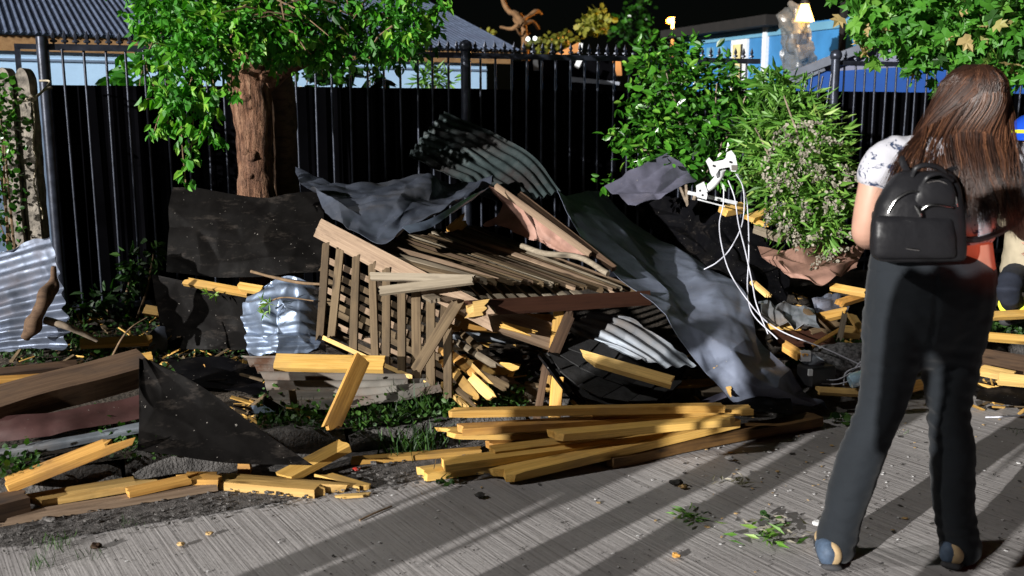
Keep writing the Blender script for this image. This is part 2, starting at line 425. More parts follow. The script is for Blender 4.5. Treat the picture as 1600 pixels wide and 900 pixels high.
# kerb of rough separate stones
kerb = tag(empty('kerb', ST(0, .36)), kind='structure')
rk = random.Random(4); s = -3.0
while s < 9:
    L = rk.uniform(.55, .95); V = []; F = []; nx = 12; prof = [(.43, -.02), (.405, .03), (.41, .08), (.435, .11), (.48, .12), (.56, .11), (.6, -.02)]
    lo = rk.uniform(-.025, .012); sh = rk.uniform(-.02, .02)
    for i in range(nx + 1):
        f = i / nx; ss = s + .008 + (L - .016) * f; e = min(f, 1 - f); cap = .02 * max(0, 1 - e / .09)
        for (d, z) in prof:
            q = Vector((ss * 6, d * 8, z * 8)); nn = noise.noise(q) * .018 + noise.noise(q * 2.7) * .008
            p = ST(ss, d + sh - nn + cap * .5, max(-.02, z + (lo + nn - cap if z > .05 else 0))); V.append(p)
    k = len(prof)
    for i in range(nx):
        for j in range(k - 1):
            a = i * k + j; F.append((a, a + 1, a + k + 1, a + k))
    F.append(tuple(range(k - 1, -1, -1))); F.append(tuple(nx * k + j for j in range(k)))
    mesh_obj('kerb_stone', V, F, M['kerb'], kerb, 50); s += L

# ------------------------------------------------------------------ fence of iron bars with black cladding behind
fence = tag(empty('railing_fence', FE(0, 0, 0)), 'tall black iron railing fence with spear points and black sheet cladding', 'fence')
def part_bars(name, p0, p1, w, t, m, par):
    bm = bmesh.new(); add_bar(bm, p0, p1, w, t, VF); return bm_obj(name, bm, m, par)
bmb = bmesh.new(); bmesh.ops.create_cone(bmb, cap_ends=True, segments=10, radius1=.0085, radius2=.0085, depth=1.86, matrix=Matrix.Translation((0, 0, .93)))
bar_me = bpy.data.meshes.new('bar'); bmb.to_mesh(bar_me); bmb.free(); bar_me.materials.append(M['fence']); bar_me.shade_smooth(); bar_me.set_sharp_from_angle(angle=R(50))
def spike_mesh():
    bm = bmesh.new()
    prof = [(.006, 0), (.006, .012), (.021, .018), (.021, .028), (.008, .034), (.016, .05), (.001, .088)]
    rings = []
    for r, z in prof:
        rings.append([bm.verts.new((r * math.cos(a * math.pi / 3), r * .6 * math.sin(a * math.pi / 3), z)) for a in range(6)])
    for i in range(len(rings) - 1):
        for k in range(6): bm.faces.new((rings[i][k], rings[i][(k + 1) % 6], rings[i + 1][(k + 1) % 6], rings[i + 1][k]))
    me = bpy.data.meshes.new('spike'); bm.to_mesh(me); bm.free(); me.materials.append(M['fence']); return me
spike_me = spike_mesh(); rz_f = math.atan2(UF.y, UF.x); FO = world_loc(fence); rf = random.Random(8)
def bar(s, lean=0, z0=0, hs=1):
    o = link('bar', bar_me, None, fence, FE(s, rf.uniform(-.004, .004), z0) - FO, (rf.uniform(-.006, .006), lean + rf.uniform(-.007, .007), rz_f)); o.scale = (1, 1, hs)
def spike(s): link('spike', spike_me, None, fence, FE(s, 0, 1.885) - FO, (0, 0, rz_f))
def panel(s0, s1, sp, spk):
    part_bars('top_rail', FE(s0, 0, 1.872), FE(s1, 0, 1.872), .038, .028, M['fence'], fence)
    part_bars('bottom_rail', FE(s0, 0, .26), FE(s1, 0, .26), .035, .035, M['fence'], fence)
    n = int(round((s1 - s0) / sp))
    for i in range(1, n): bar(s0 + (s1 - s0) * i / n)
    n = int(round((s1 - s0) / spk))
    for i in range(1, n): spike(s0 + (s1 - s0) * i / n)
def fpost(s, ball, h=1.93, r=.036):
    bm = bmesh.new()
    bmesh.ops.create_cone(bm, cap_ends=True, segments=16, radius1=r, radius2=r, depth=h, matrix=Matrix.Translation(FE(s, -.01, h / 2)))
    if ball:
        bmesh.ops.create_uvsphere(bm, u_segments=16, v_segments=10, radius=.048, matrix=Matrix.Translation(FE(s, -.01, h + .03)))
    bm_obj('post', bm, M['fence'], fence, 40)
sA, sB, sC, sD = s_of(68), s_of(727), s_of(1305), s_of(1305) + 3.1
panel(sA, sB, .118, .062); panel(sB, s_of(1187), .116, .072); panel(sC, sD, .103, .103)
fpost(sA, False, 1.93); fpost(sB, True, 1.90); fpost(sC, True, 1.90); fpost(sD, True, 1.90)
for px, ln in ((1212, .22), (1226, .17), (1243, .20), (1262, .08), (1280, .12), (1290, .03)): bar(s_of(px) - .1, ln, 0, .97)
part_bars('gate_frame', FE(sA - .14, 0, 0), FE(sA - .14, 0, 1.87), .03, .03, M['fence'], fence)
part_bars('gate_frame', FE(sA - .155, 0, 1.872), FE(sA - .03, 0, 1.872), .03, .03, M['fence'], fence)
s = sA + .02; i = 0
while s < sD:                                            # ribbed cladding sheets, overlapping joints
    L = .92; V = []; F = []; n = 46; zt = 1.645 + rf.uniform(-.006, .006); dd = .045 + .006 * (i % 2)
    for k in range(n + 1):
        x = s + (L + .03) * k / n; h = .009 * (1 if (k % 8) in (0, 1) else 0)
        V += [FE(x, dd - h, .05), FE(x, dd - h, zt)]
    for k in range(n): a = k * 2; F.append((a, a + 2, a + 3, a + 1))
    mesh_obj('cladding_sheet', V, F, M['clad'], fence); s += L; i += 1

# concrete post with a rope, far left
cp = tag(empty('concrete_post', A(38, 400, 5.75) * Vector((1, 1, 0)) if False else Vector((A(38, 300, 5.75).x, 5.75, .1))), 'rough weathered concrete post with rounded top at the left edge', 'post')
V = []; F = []; hw = .085; NZ = 26
for side in (0, 1):
    pass
bm = bmesh.new(); prof = []
topz = A(38, 106, 5.75).z; base = world_loc(cp)
outl = [(-.085, -.1)] + [(-.085, topz - .2 - .1 - base.z + .1)] + [(.085 * math.cos(math.pi - k * math.pi / 10), topz - .085 - base.z + .085 * math.sin(k * math.pi / 10)) for k in range(11)] + [(.085, -.1)]
for (xo, yo, wsc) in ((-.045, 0, .5), (.048, .03, .48)):
    vs = [[bm.verts.new(base + Vector((xo + x * wsc, yo + y, z))) for (x, z) in outl] for y in (-.05, .05)]
    n = len(outl)
    for k in range(n): bm.faces.new((vs[0][k], vs[0][(k + 1) % n], vs[1][(k + 1) % n], vs[1][k]))
    bm.faces.new(vs[0][::-1]); bm.faces.new(vs[1])
bmesh.ops.subdivide_edges(bm, edges=[e for e in bm.edges if e.calc_length() > .3], cuts=18)
bmesh.ops.triangulate(bm, faces=bm.faces)
for v in bm.verts: v.co += Vector((noise.noise(v.co * 14), noise.noise(v.co * 14 + Vector((5, 0, 0))), 0)) * .006
bmesh.ops.recalc_face_normals(bm, faces=bm.faces)
bm_obj('shaft', bm, M['concpost'], cp, 50)
def cable(name, pts, r, m, label, cat, n=40, sub=6, group=None, parent=None):
    V, F = tube_geo(smooth_path([Vector(p) for p in pts], n), r, sub)
    o = mesh_obj(name, V, F, m, parent, 60)
    if label: tag(o, label, cat, group)
    return o
ro = tag(empty('rope', A(50, 160, 5.65)), 'frayed pale rope tying concrete post to fence', 'rope')
cable('loop', [A(15, 158, 5.62), A(35, 158, 5.62), A(55, 152, 5.64), A(70, 140, 5.9), A(80, 137, 6.05)], .008, M['rope'], None, None, parent=ro)
cable('loop', [A(28, 152, 5.63), A(48, 155, 5.62), A(62, 146, 5.7), A(78, 128, 6.02), A(62, 126, 6.06)], .006, M['rope'], None, None, parent=ro)
cable('loose_end', [A(50, 150, 5.63), A(54, 185, 5.63), A(52, 230, 5.64), A(57, 250, 5.63), A(53, 285, 5.64), A(58, 305, 5.62), A(66, 330, 5.62), A(67, 343, 5.62)], .005, M['rope'], None, None, parent=ro)
cable('knot', [A(46, 156, 5.6), A(50, 150, 5.58), A(55, 154, 5.6), A(49, 158, 5.61)], .010, M['rope'], None, None, parent=ro)

# ------------------------------------------------------------------ houses behind the fence
M['roofblue'] = metal('blue grey corrugated roofing', (.13, .165, .25), .5, .35, dirt=(.06, .07, .11), dirt_lo=.5, dirt_hi=.75, scratch=False)
M['fascia'] = wood('tan fascia timber', (.40, .25, .12), (.27, .15, .07), .8)
M['housewall'] = plain('pale blue white wall', (.44, .67, .95), .8, 0, .08, 5, .1)
M['houselow'] = plain('blue grey wall', (.16, .23, .34), .8, 0, .25, 4, .1)
EA = A(0, 52, 9.2); EB = EA + Vector((math.cos(R(29)), math.sin(R(29)), 0)) * 5.35; uh = (EB - EA).normalized(); vh = Vector((-uh.y, uh.x, 0)); EA = EA - uh * 2.5
LH = (EB - EA).length
def HP(s, d, z): p = EA + uh * s + vh * d; p.z = z; return p
ez = EA.z; pit = math.tan(R(17))
hs = tag(empty('house', HP(LH / 2, 1, .1)), 'low pale house with blue grey corrugated roof behind left fence', 'house')
NU = 820; V = []; F = []
for i in range(NU + 1):
    s = LH * i / NU; h = .011 * math.sin(2 * math.pi * s / .062)
    for d in (-.05, 1.2, 2.5, 4.2): V.append(HP(s, d, ez + .02 + d * pit + h))
for i in range(NU):
    for j in range(3): a = i * 4 + j; F.append((a, a + 4, a + 5, a + 1))
mesh_obj('roof', V, F, M['roofblue'], hs, 70)
def hbox(name, s0, s1, d0, d1, z0, z1, m, par=hs):
    V = [HP(s, d, z) for s in (s0, s1) for d in (d0, d1) for z in (z0, z1)]
    return mesh_obj(name, V, [(0, 1, 3, 2), (4, 6, 7, 5), (0, 4, 5, 1), (2, 3, 7, 6), (0, 2, 6, 4), (1, 5, 7, 3)], m, par)
hbox('fascia_board', 0, LH - .1, .0, .03, ez - .15, ez - .012, M['fascia'])
hbox('wall', 0, LH - .4, .05, .2, .0, ez + .03, M['housewall'])
hbox('shaded_lower_wall', 0, LH - .42, .035, .06, .0, ez - .55, M['houselow'])  # shade on the lower wall, painted as a greyer panel
hbox('trim', 0, LH - .4, .032, .058, ez - .235, ez - .215, M['houselow'])
for (px, w_) in ((549, .10), (578, .07)):
    p = A(px, 110, 11.6); 
    bm = bmesh.new(); add_bar(bm, Vector((p.x - .1, 11.2, .1)), Vector((p.x, 11.3, 2.0)), w_, .05, Vector((0, -1, 0)))
    tag(bm_obj('prop_timber', bm, M['fascia']), 'upright tan timber prop against the pale house, ' + ('left' if px < 560 else 'right') + ' of two under the tree crown', 'timber', 'props against the pale house')

# blue house at the right
M['bluewall'] = plain('bright blue painted wall', (.03, .16, .36), .7, 0, .15, 3, .1)
M['bluewall2'] = plain('light turquoise trim', (.10, .25, .36), .7, 0, .12, 4, .05)
M['darkroof'] = plain('dark roof edge', (.005, .004, .0035), .9, 0, .5, 6, .3)
M['cream'] = plain('cream curtain', (.55, .47, .22), .8, 0, .15, 6, .1)
M['dkglass'] = plain('dark pane', (.02, .022, .025), .08, 0, .1, 3, 0)
Ba = A(1085, 58, 19.5); Bb = A(1345, 24, 14.4); bz = (Ba.z + Bb.z) / 2
ub = Vector((Bb.x - Ba.x, Bb.y - Ba.y, 0)); LB = ub.length; ub.normalize(); vb = Vector((-ub.y, ub.x, 0))
if vb.y < 0: vb = -vb
def BP(s, d, z): p = Vector((Ba.x, Ba.y, 0)) + ub * s + vb * d; p.z = z + (s / LB - .5) * (Bb.z - Ba.z); return p
bh = tag(empty('blue_house', BP(LB / 2, 0, .1)), 'bright blue house with white framed window and dark torn roof', 'house')
def bbox(name, s0, s1, d0, d1, z0, z1, m, par=bh):
    V = [BP(s, d, z) for s in (s0, s1) for d in (d0, d1) for z in (z0, z1)]
    return mesh_obj(name, V, [(0, 2, 3, 1), (4, 5, 7, 6), (0, 1, 5, 4), (2, 6, 7, 3), (0, 4, 6, 2), (1, 3, 7, 5)], m, par)
def bs_of(px, py=80):
    r = ray(px, py); k = r.x / r.y      # X = k*Y on the wall plane
    return (k * Ba.y - Ba.x) / (ub.x - k * ub.y)
bbox('wall', -.4, LB + .2, 0, .2, 0, bz, M['bluewall'])
bbox('roof', -.8, LB * .62, -.35, .4, bz + .0, bz + .16, M['darkroof'])
bbox('top_band', -.4, LB + .2, -.03, .0, bz - .14, bz - .02, M['bluewall2'])
s0, s1 = bs_of(1146), bs_of(1170)
zt = A(1158, 62, BP((s0 + s1) / 2, 0, 0).y).z; zt2 = zt - (BP((s0 + s1) / 2, 0, 0).z)
wn = bbox('window', s0, s1, -.05, .01, zt2 - 1.0, zt2, M['white'])
sm = lerp(s0, s1, .33)
bbox('curtain', s0 + .1, sm + .2, -.07, -.045, zt2 - .95, zt2 - .08, M['cream'], wn)
bbox('pane', sm + .2, s1 - .12, -.07, -.045, zt2 - .95, zt2 - .08, M['dkglass'], wn)
for px in (1111, 1128): 
    sx = bs_of(px); bbox('vent_strip', sx - .12, sx + .12, -.03, .004, zt2 - .5, zt2 - .08, M['bluewall2'])
sx = bs_of(1198); bbox('corner_trim', sx - .06, sx + .06, -.06, .003, -.3, zt2 + .25, M['white'])
sx = bs_of(1318); bbox('corner_post', sx - .05, sx + .05, -.06, .003, .4, zt2 + .5, M['darkroof'])

# lit lamp and the plastic sheet hanging over the blue wall
def emis(name, c, st):
    m, nt, b = nmat(name); b.inputs['Emission Color'].default_value = (*c, 1); b.inputs['Emission Strength'].default_value = st
    b.inputs['Base Color'].default_value = (*c, 1); return m
M['bulb'] = emis('warm bulb', (1, .55, .12), 5)
lp = A(1257, 20, 13.6)
lt = tag(empty('wall_lamp', lp), 'glowing warm lamp above the hanging plastic sheet on blue house', 'lamp')
bm = bmesh.new(); bmesh.ops.create_cone(bm, cap_ends=True, segments=10, radius1=.13, radius2=.05, depth=.22, matrix=Matrix.Translation(lp)); bm_obj('bulb', bm, M['bulb'], lt, 50)
bm = bmesh.new(); bmesh.ops.create_cone(bm, cap_ends=True, segments=10, radius1=.07, radius2=.03, depth=.1, matrix=Matrix.Translation(lp + Vector((0, 0, .16)))); add_bar(bm, lp + Vector((0, 0, .2)), lp + Vector((-.4, .2, .5)), .03, .03); bm_obj('holder', bm, M['blackp'], lt)
pl = bpy.data.lights.new('lamp_glow', 'POINT'); pl.energy = 9; pl.color = (1, .55, .18); pl.shadow_soft_size = .12
plo = bpy.data.objects.new('lamp_glow', pl); COL.objects.link(plo); plo.parent = lt; plo.location = (-.05, -.3, -.02)
m, nt, b = nmat('clear plastic film')
b.inputs['Base Color'].default_value = (.14, .14, .135, 1); b.inputs['Roughness'].default_value = .3; b.inputs['Alpha'].default_value = .62
bump(nt, b, noise_n(nt, coords(nt), 9, 4), .6, .03); M['film'] = m
tag(sheet('plastic_sheet', [[(1222, 10, 13.9), (1240, 6, 13.7), (1262, 10, 13.6)], [(1220, 50, 13.8), (1240, 45, 13.5), (1268, 50, 13.6)], [(1216, 85, 13.8), (1245, 95, 13.4), (1276, 85, 13.5)], [(1224, 108, 13.8), (1248, 112, 13.5), (1284, 108, 13.5)]], M['film'], 24, 24, crum=.09, cf=3, seed=3, ragged=.05),
    'translucent plastic sheet hanging below the glowing lamp', 'plastic sheet')
# grey lean-to with blue tarpaulin
M['greyroof'] = plain('light grey boarding', (.17, .18, .25), .7, 0, .15, 4, .1)
M['greytrim'] = plain('grey barge board', (.13, .145, .18), .6, 0, .2, 6, .1)
M['tarp'] = plain('blue tarpaulin', (.01, .06, .26), .6, 0, .12, 3, .1)
le = tag(empty('lean_to', A(1400, 140, 10.6) * Vector((1, 1, 0))), 'grey lean-to with sloping barge board and blue lower wall behind right fence', 'shed')
q = [A(1225, 128, 10.6), A(1395, 62, 10.6), A(1700, 30, 10.6), A(1700, 135, 10.6), A(1240, 135, 10.6)]
def slab(name, pts, th, m, par):
    n = len(pts); V = list(pts) + [p + Vector((0, th, 0)) for p in pts]
    return mesh_obj(name, V, [tuple(range(n - 1, -1, -1)), tuple(range(n, 2 * n))] + [(k, (k + 1) % n, n + (k + 1) % n, n + k) for k in range(n)], m, par)
slab('gable', q, .05, M['greyroof'], le)
slab('barge_board', [A(1222, 117, 10.45), A(1230, 127, 10.45), A(1450, 42, 10.45), A(1448, 28, 10.45)], .06, M['greytrim'], le)
slab('barge_trim', [A(1234, 126, 10.47), A(1238, 132, 10.47), A(1290, 110, 10.47), A(1287, 105, 10.47)], .04, M['greytrim'], le)
slab('blue_wall', [A(1236, 132, 10.5), A(1258, 114, 10.5), A(1420, 104, 10.5), A(1700, 95, 10.5), Vector((A(1700, 140, 10.5).x, 10.5, .1)), Vector((A(1236, 140, 10.5).x, 10.5, .1))], .03, M['tarp'], le)
# dark low building, rubble and orange-lit things in the middle background
M['mudwall'] = plain('ochre wall', (.40, .17, .05), .9, 0, .5, 3, .3)
dk = tag(empty('ruined_shed', Vector((A(880, 130, 15).x, 15, .1))), 'dark ruined shed with ochre wall patches behind middle fence', 'shed')
slab('back_wall', [A(800, 96, 15.2), A(965, 88, 15.2), Vector((A(965, 150, 15.2).x, 15.2, .1)), Vector((A(800, 150, 15.2).x, 15.2, .1))], .1, M['clad'], dk)
slab('ochre_panel', [A(868, 84, 15), A(904, 66, 15), A(908, 80, 15), A(880, 87, 15)], .06, M['mudwall'], dk)
slab('ochre_panel', [A(957, 92, 15), A(970, 95, 15), A(972, 118, 15), A(964, 118, 15)], .06, M['mudwall'], dk)
slab('fallen_sheet', [A(892, 120, 14.6), A(968, 128, 14.4), A(968, 133, 14.4), A(892, 128, 14.6)], .05, M['greytrim'], dk)
slab('white_scrap', [A(905, 67, 14.7), A(911, 68, 14.7), A(908, 82, 14.7), A(904, 80, 14.7)], .03, M['white'], dk)
slab('white_scrap', [A(902, 92, 14.7), A(910, 94, 14.7), A(904, 108, 14.7), A(897, 104, 14.7)], .03, M['white'], dk)
slab('jug', [A(833, 94, 14), A(840, 93, 14), A(842, 110, 14), A(834, 110, 14)], .15, M['white'], dk)
# street lamp far behind
ls = A(1045, 33, 27)
sl = tag(empty('street_lamp', Vector((ls.x, ls.y, 0))), 'far street lamp glowing orange above the dark shrubs', 'street lamp')
bm = bmesh.new(); add_bar(bm, Vector((ls.x + .1, ls.y, 0)), Vector((ls.x + .1, ls.y, ls.z + .1)), .08, .08); bm_obj('pole', bm, M['blackp'], sl)
M['sodium'] = emis('sodium lamp', (1, .28, .04), .9)
bm = bmesh.new(); bmesh.ops.create_icosphere(bm, subdivisions=2, radius=.09, matrix=Matrix.Translation(ls - Vector((0, .1, 0)))); bm_obj('lamp_head', bm, M['sodium'], sl, 60)
pl = bpy.data.lights.new('street_glow', 'POINT'); pl.energy = 900; pl.color = (1, .42, .08); pl.shadow_soft_size = .15
plo = bpy.data.objects.new('street_glow', pl); COL.objects.link(plo); plo.parent = sl; plo.location = (0, -.4, ls.z)
# small far bulbs
for (px, py, c) in ((825, 61, 'left'), (836, 60, 'right')):
    bm = bmesh.new(); bmesh.ops.create_icosphere(bm, subdivisions=1, radius=.05, matrix=Matrix.Translation(A(px, py, 22)))
    m_ = M.setdefault('dot', emis('far bulb', (.9, 1, .95), 1.2))
    tag(bm_obj('far_bulb', bm, m_), 'tiny far white bulb over middle fence, ' + c + ' one of two', 'bulb', 'far bulbs')
# ------------------------------------------------------------------ vegetation
LEAFLET = ([(0, 0, 0), (.32, .29, .05), (.68, .22, .02), (1, 0, -.10), (.68, -.22, .02), (.32, -.29, .05)], [(0, 3, 2, 1), (0, 5, 4, 3)])
OVAL = ([(0, 0, 0), (.3, .22, .06), (.7, .21, .05), (1, 0, -.04), (.7, -.21, .05), (.3, -.22, .06)], [(0, 3, 2, 1), (0, 5, 4, 3)])
LANCE = ([(0, 0, 0), (.4, .115, .02), (1, 0, -.08), (.4, -.115, .02)], [(0, 2, 1), (0, 3, 2)])
LOBED = ([(0, 0, 0), (-.08, .22, .0), (.16, .52, -.05), (.34, .28, .03), (.66, .46, -.03), (.66, .18, .03), (1, 0, -.08), (.66, -.18, .03), (.66, -.46, -.03), (.34, -.28, .03), (.16, -.52, -.05), (-.08, -.22, .0), (.35, 0, -.02)],
         [(12, i + 1, i) for i in range(0, 11)] + [(12, 0, 11)])
BLADE = ([(0, -.03, 0), (0, .03, 0), (.55, .025, .02), (.55, -.025, .02), (1, 0, -.1)], [(0, 1, 2, 3), (3, 2, 4)])
ROUND = ([(0, 0, 0), (.35, .38, .03), (.9, .3, .0), (1, 0, -.02), (.9, -.3, .0), (.35, -.38, .03)], [(0, 3, 2, 1), (0, 5, 4, 3)])
def leaves(name, items, shape, m, parent=None, seed=0, label=None, cat=None, kind='stuff'):
    """items: list of (pos, dir, size, rnd); every leaf is its own little folded blade"""
    rng = np.random.default_rng(seed); n = len(items)
    pos = np.array([i[0][:] for i in items]); d = np.array([i[1][:] for i in items]); sz = np.array([i[2] for i in items]); rn = np.array([i[3] for i in items])
    d /= np.linalg.norm(d, axis=1, keepdims=True) + 1e-9
    r = rng.normal(size=(n, 3)); r[:, 2] += .4
    y = np.cross(r, d); y /= np.linalg.norm(y, axis=1, keepdims=True) + 1e-9
    z = np.cross(d, y)
    sv = np.array(shape[0]); k = len(sv)
    wv = rng.uniform(.8, 1.2, n)
    V = pos[:, None, :] + (sv[None, :, 0, None] * d[:, None, :] + sv[None, :, 1, None] * y[:, None, :] * wv[:, None, None] + sv[None, :, 2, None] * z[:, None, :] * 1.5) * sz[:, None, None]
    org = np.array(world_loc(parent)[:]) if parent is not None else np.array([pos[:, 0].mean(), pos[:, 1].mean(), V[:, :, 2].min()])
    V = (V - org).reshape(-1, 3)
    F = [tuple(i * k + q for q in f) for i in range(n) for f in shape[1]]
    me = bpy.data.meshes.new(name); me.from_pydata(V.tolist(), [], F); me.update()
    at = me.attributes.new('rnd', 'FLOAT', 'POINT'); at.data.foreach_set('value', np.repeat(rn, k).astype(np.float32))
    o = link(name, me, m, parent)
    if parent is None: o.location = org.tolist()
    tag(o, label, cat, None, kind); return o
def clump(rng, c, rad, n, size, droop=.6, shell=.5, var=.35, tone=.5, tips=1):
    out = []
    for _ in range(n):
        v = Vector((rng.gauss(0, 1), rng.gauss(0, 1), rng.gauss(0, 1))).normalized()
        r = rng.random() ** shell
        p = c + Vector((v.x * rad[0], v.y * rad[1], v.z * rad[2])) * r
        d = v * .7 + Vector((rng.uniform(-1, 1), rng.uniform(-1, 1), rng.uniform(-.6, .6) - droop))
        t0 = min(1, max(0, tone + rng.gauss(0, .2)))
        if tips == 1: out.append((p, d, size * rng.uniform(1 - var, 1 + var), t0))
        else:
            d.normalize(); side = d.orthogonal().normalized()
            for k in range(tips):
                a = (k / (tips - 1) - .5) * 2.2
                dd = (Matrix.Rotation(a, 3, side.cross(d).cross(d)) @ d) + Vector((rng.uniform(-.25, .25),) * 3)
                out.append((p + d * size * .3 * (1 - abs(a) * .5), dd, size * rng.uniform(1 - var, 1 + var) * (1 - .18 * abs(a)), min(1, max(0, t0 + rng.gauss(0, .06)))))
    return out
def bark_mat():
    m, nt, b = nmat('reddish bark'); v = coords(nt, (1, 1, .16), rnd=False)
    g = noise_n(nt, v, 34, 6, .65, .8); h = noise_n(nt, coords(nt, rnd=False), 5, 5, .6)
    col = ramp(nt, g, [(.34, (.035, .018, .011)), (.48, (.17, .085, .05)), (.70, (.32, .19, .12))])
    col = mixc(nt, ramp(nt, h, [(.5, (0, 0, 0)), (.66, (.75, .75, .75))]), col, (.12, .065, .045))
    nt.links.new(col, b.inputs['Base Color']); b.inputs['Roughness'].default_value = .9; b.inputs['Specular IOR Level'].default_value = .2
    n1 = bump(nt, b, g, 1.0, .06); bump(nt, b, h, .7, .08, n1); return m
M['bark'] = bark_mat()
M['twig'] = plain('thin twig bark', (.17, .11, .06), .9, 0, .4, 30, .2)
M['greytwig'] = plain('grey twig bark', (.24, .19, .14), .9, 0, .4, 30, .2)
GREEN = [(0, (.010, .05, .005)), (.35, (.022, .13, .008)), (.65, (.045, .22, .012)), (.88, (.11, .34, .02)), (1, (.24, .44, .05))]
M['leafA'] = leafmat('bright compound leaf', GREEN, .5, .3)
M['leafB'] = leafmat('glossy shrub leaf', [(0, (.008, .035, .005)), (.4, (.03, .13, .010)), (.75, (.07, .23, .02)), (1, (.19, .36, .05))], .30, .15, .5)
M['leafC'] = leafmat('narrow shrub leaf', [(0, (.025, .07, .01)), (.4, (.08, .21, .025)), (.75, (.16, .33, .05)), (1, (.32, .44, .11))], .5, .25)
M['leafD'] = leafmat('lobed maple leaf', [(0, (.014, .055, .006)), (.4, (.035, .15, .012)), (.8, (.075, .25, .022)), (.97, (.14, .32, .04)), (1, (.40, .30, .13))], .5, .28)
M['weed'] = leafmat('low weed', [(0, (.007, .024, .004)), (.5, (.018, .062, .008)), (1, (.06, .14, .02))], .55, .25)
M['dry'] = leafmat('dried flower', [(0, (.17, .155, .12)), (.6, (.31, .285, .23)), (1, (.44, .40, .33))], .9, .2)
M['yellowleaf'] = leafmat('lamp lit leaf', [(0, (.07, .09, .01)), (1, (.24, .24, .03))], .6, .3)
def trunk_geo(path, rads, seed, n=18, steps=40, rough=.05):
    P = smooth_path(path, steps); Rr = [cr([Vector((r, 0, 0)) for r in rads], i / (steps - 1)).x for i in range(steps)]
    V, F = tube_geo(P, Rr, n)
    out = []
    for i, v in enumerate(V):
        c = P[i // n]; d = v - c; r = d.length
        k = 1 + rough * 2.2 * noise.noise(Vector((v.x * 6, v.y * 6, v.z * 2.2 + seed))) + rough * 1.6 * noise.noise(v * 13 + Vector((seed, 0, 0)))
        out.append(c + d * k)
    return out, F
def limb(name, path, rads, m, parent, seed=0, n=10, steps=24, rough=.06):
    V, F = trunk_geo(path, rads, seed, n, steps, rough); return mesh_obj(name, V, F, m, parent, 60)

# left tree
tb = A(402, 300, 6.15); tb.z = .12
tree = tag(empty('street_tree', tb), 'leafy tree with thick reddish trunk rising behind the debris at left', 'tree')
limb('trunk', [Vector((tb.x + .01, 6.15, .08)), A(402, 300, 6.15), A(398, 220, 6.15), A(391, 150, 6.15), A(391, 90, 6.17), A(395, 40, 6.2)], [.145, .112, .115, .122, .14, .10], M['bark'], tree, 2, 40, 110, .07)
for (kx, ky) in ((387, 155), (391, 172), (385, 238), (393, 247), (398, 240), (392, 276), (413, 122)):
    V, F = trunk_geo([A(kx - 4, ky + 2, 6.065), A(kx, ky - 2, 6.045), A(kx + 4, ky - 5, 6.07)], [.012, .024, .010], kx, 10, 10, .5)
    mesh_obj('bark_scar', V, F, M['bark'], tree, 60)
limb('branch', [A(410, 128, 6.17), A(440, 106, 6.12), A(475, 92, 6.05), A(520, 70, 6.0), A(580, 30, 5.9)], [.085, .066, .055, .045, .02], M['bark'], tree, 5, 14)
limb('branch', [A(392, 70, 6.18), A(370, 30, 6.0), A(330, 0, 5.7), A(290, -40, 5.5)], [.085, .06, .045, .02], M['bark'], tree, 6, 12)
limb('branch', [A(395, 60, 6.18), A(420, 10, 6.2), A(460, -60, 6.1)], [.09, .07, .05], M['bark'], tree, 7, 12)
limb('second_stem', [Vector((A(447, 300, 6.4).x, 6.4, .08)), A(446, 240, 6.4), A(443, 170, 6.42), A(436, 110, 6.4), A(425, 70, 6.3)], [.09, .075, .075, .07, .05], M['darkw'], tree, 9, 12)
rng = random.Random(21); L = []
for (px, py, Y, rx, rz, n, tone) in [
    (300, 10, 5.5, .34, .30, 150, .62), (265, 40, 5.35, .22, .24, 80, .66), (330, 55, 5.3, .26, .20, 110, .66), (285, 95, 5.25, .16, .20, 60, .62),
    (262, 150, 5.25, .10, .16, 26, .6), (300, 140, 5.25, .13, .20, 46, .6), (330, 105, 5.4, .12, .14, 40, .6), (355, 10, 5.5, .30, .30, 130, .6), (410, 35, 5.5, .30, .22, 130, .6),
    (455, 60, 5.55, .22, .18, 80, .55), (470, 10, 5.6, .32, .30, 130, .5), (540, 25, 5.7, .34, .26, 130, .42), (560, 70, 5.8, .26, .16, 80, .32), (505, 80, 5.8, .22, .14, 60, .28),
    (610, 25, 5.7, .30, .24, 120, .58), (645, 45, 5.6, .16, .12, 50, .66), (620, 75, 5.65, .18, .10, 46, .5), (240, 15, 5.4, .18, .20, 40, .55), (650, 10, 5.7, .22, .16, 60, .6),
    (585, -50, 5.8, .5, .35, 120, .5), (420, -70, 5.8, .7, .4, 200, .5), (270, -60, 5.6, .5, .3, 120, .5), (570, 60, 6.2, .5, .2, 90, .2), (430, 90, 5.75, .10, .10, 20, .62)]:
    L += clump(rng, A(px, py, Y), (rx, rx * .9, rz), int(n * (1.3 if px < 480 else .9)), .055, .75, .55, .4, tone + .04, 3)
VN = []
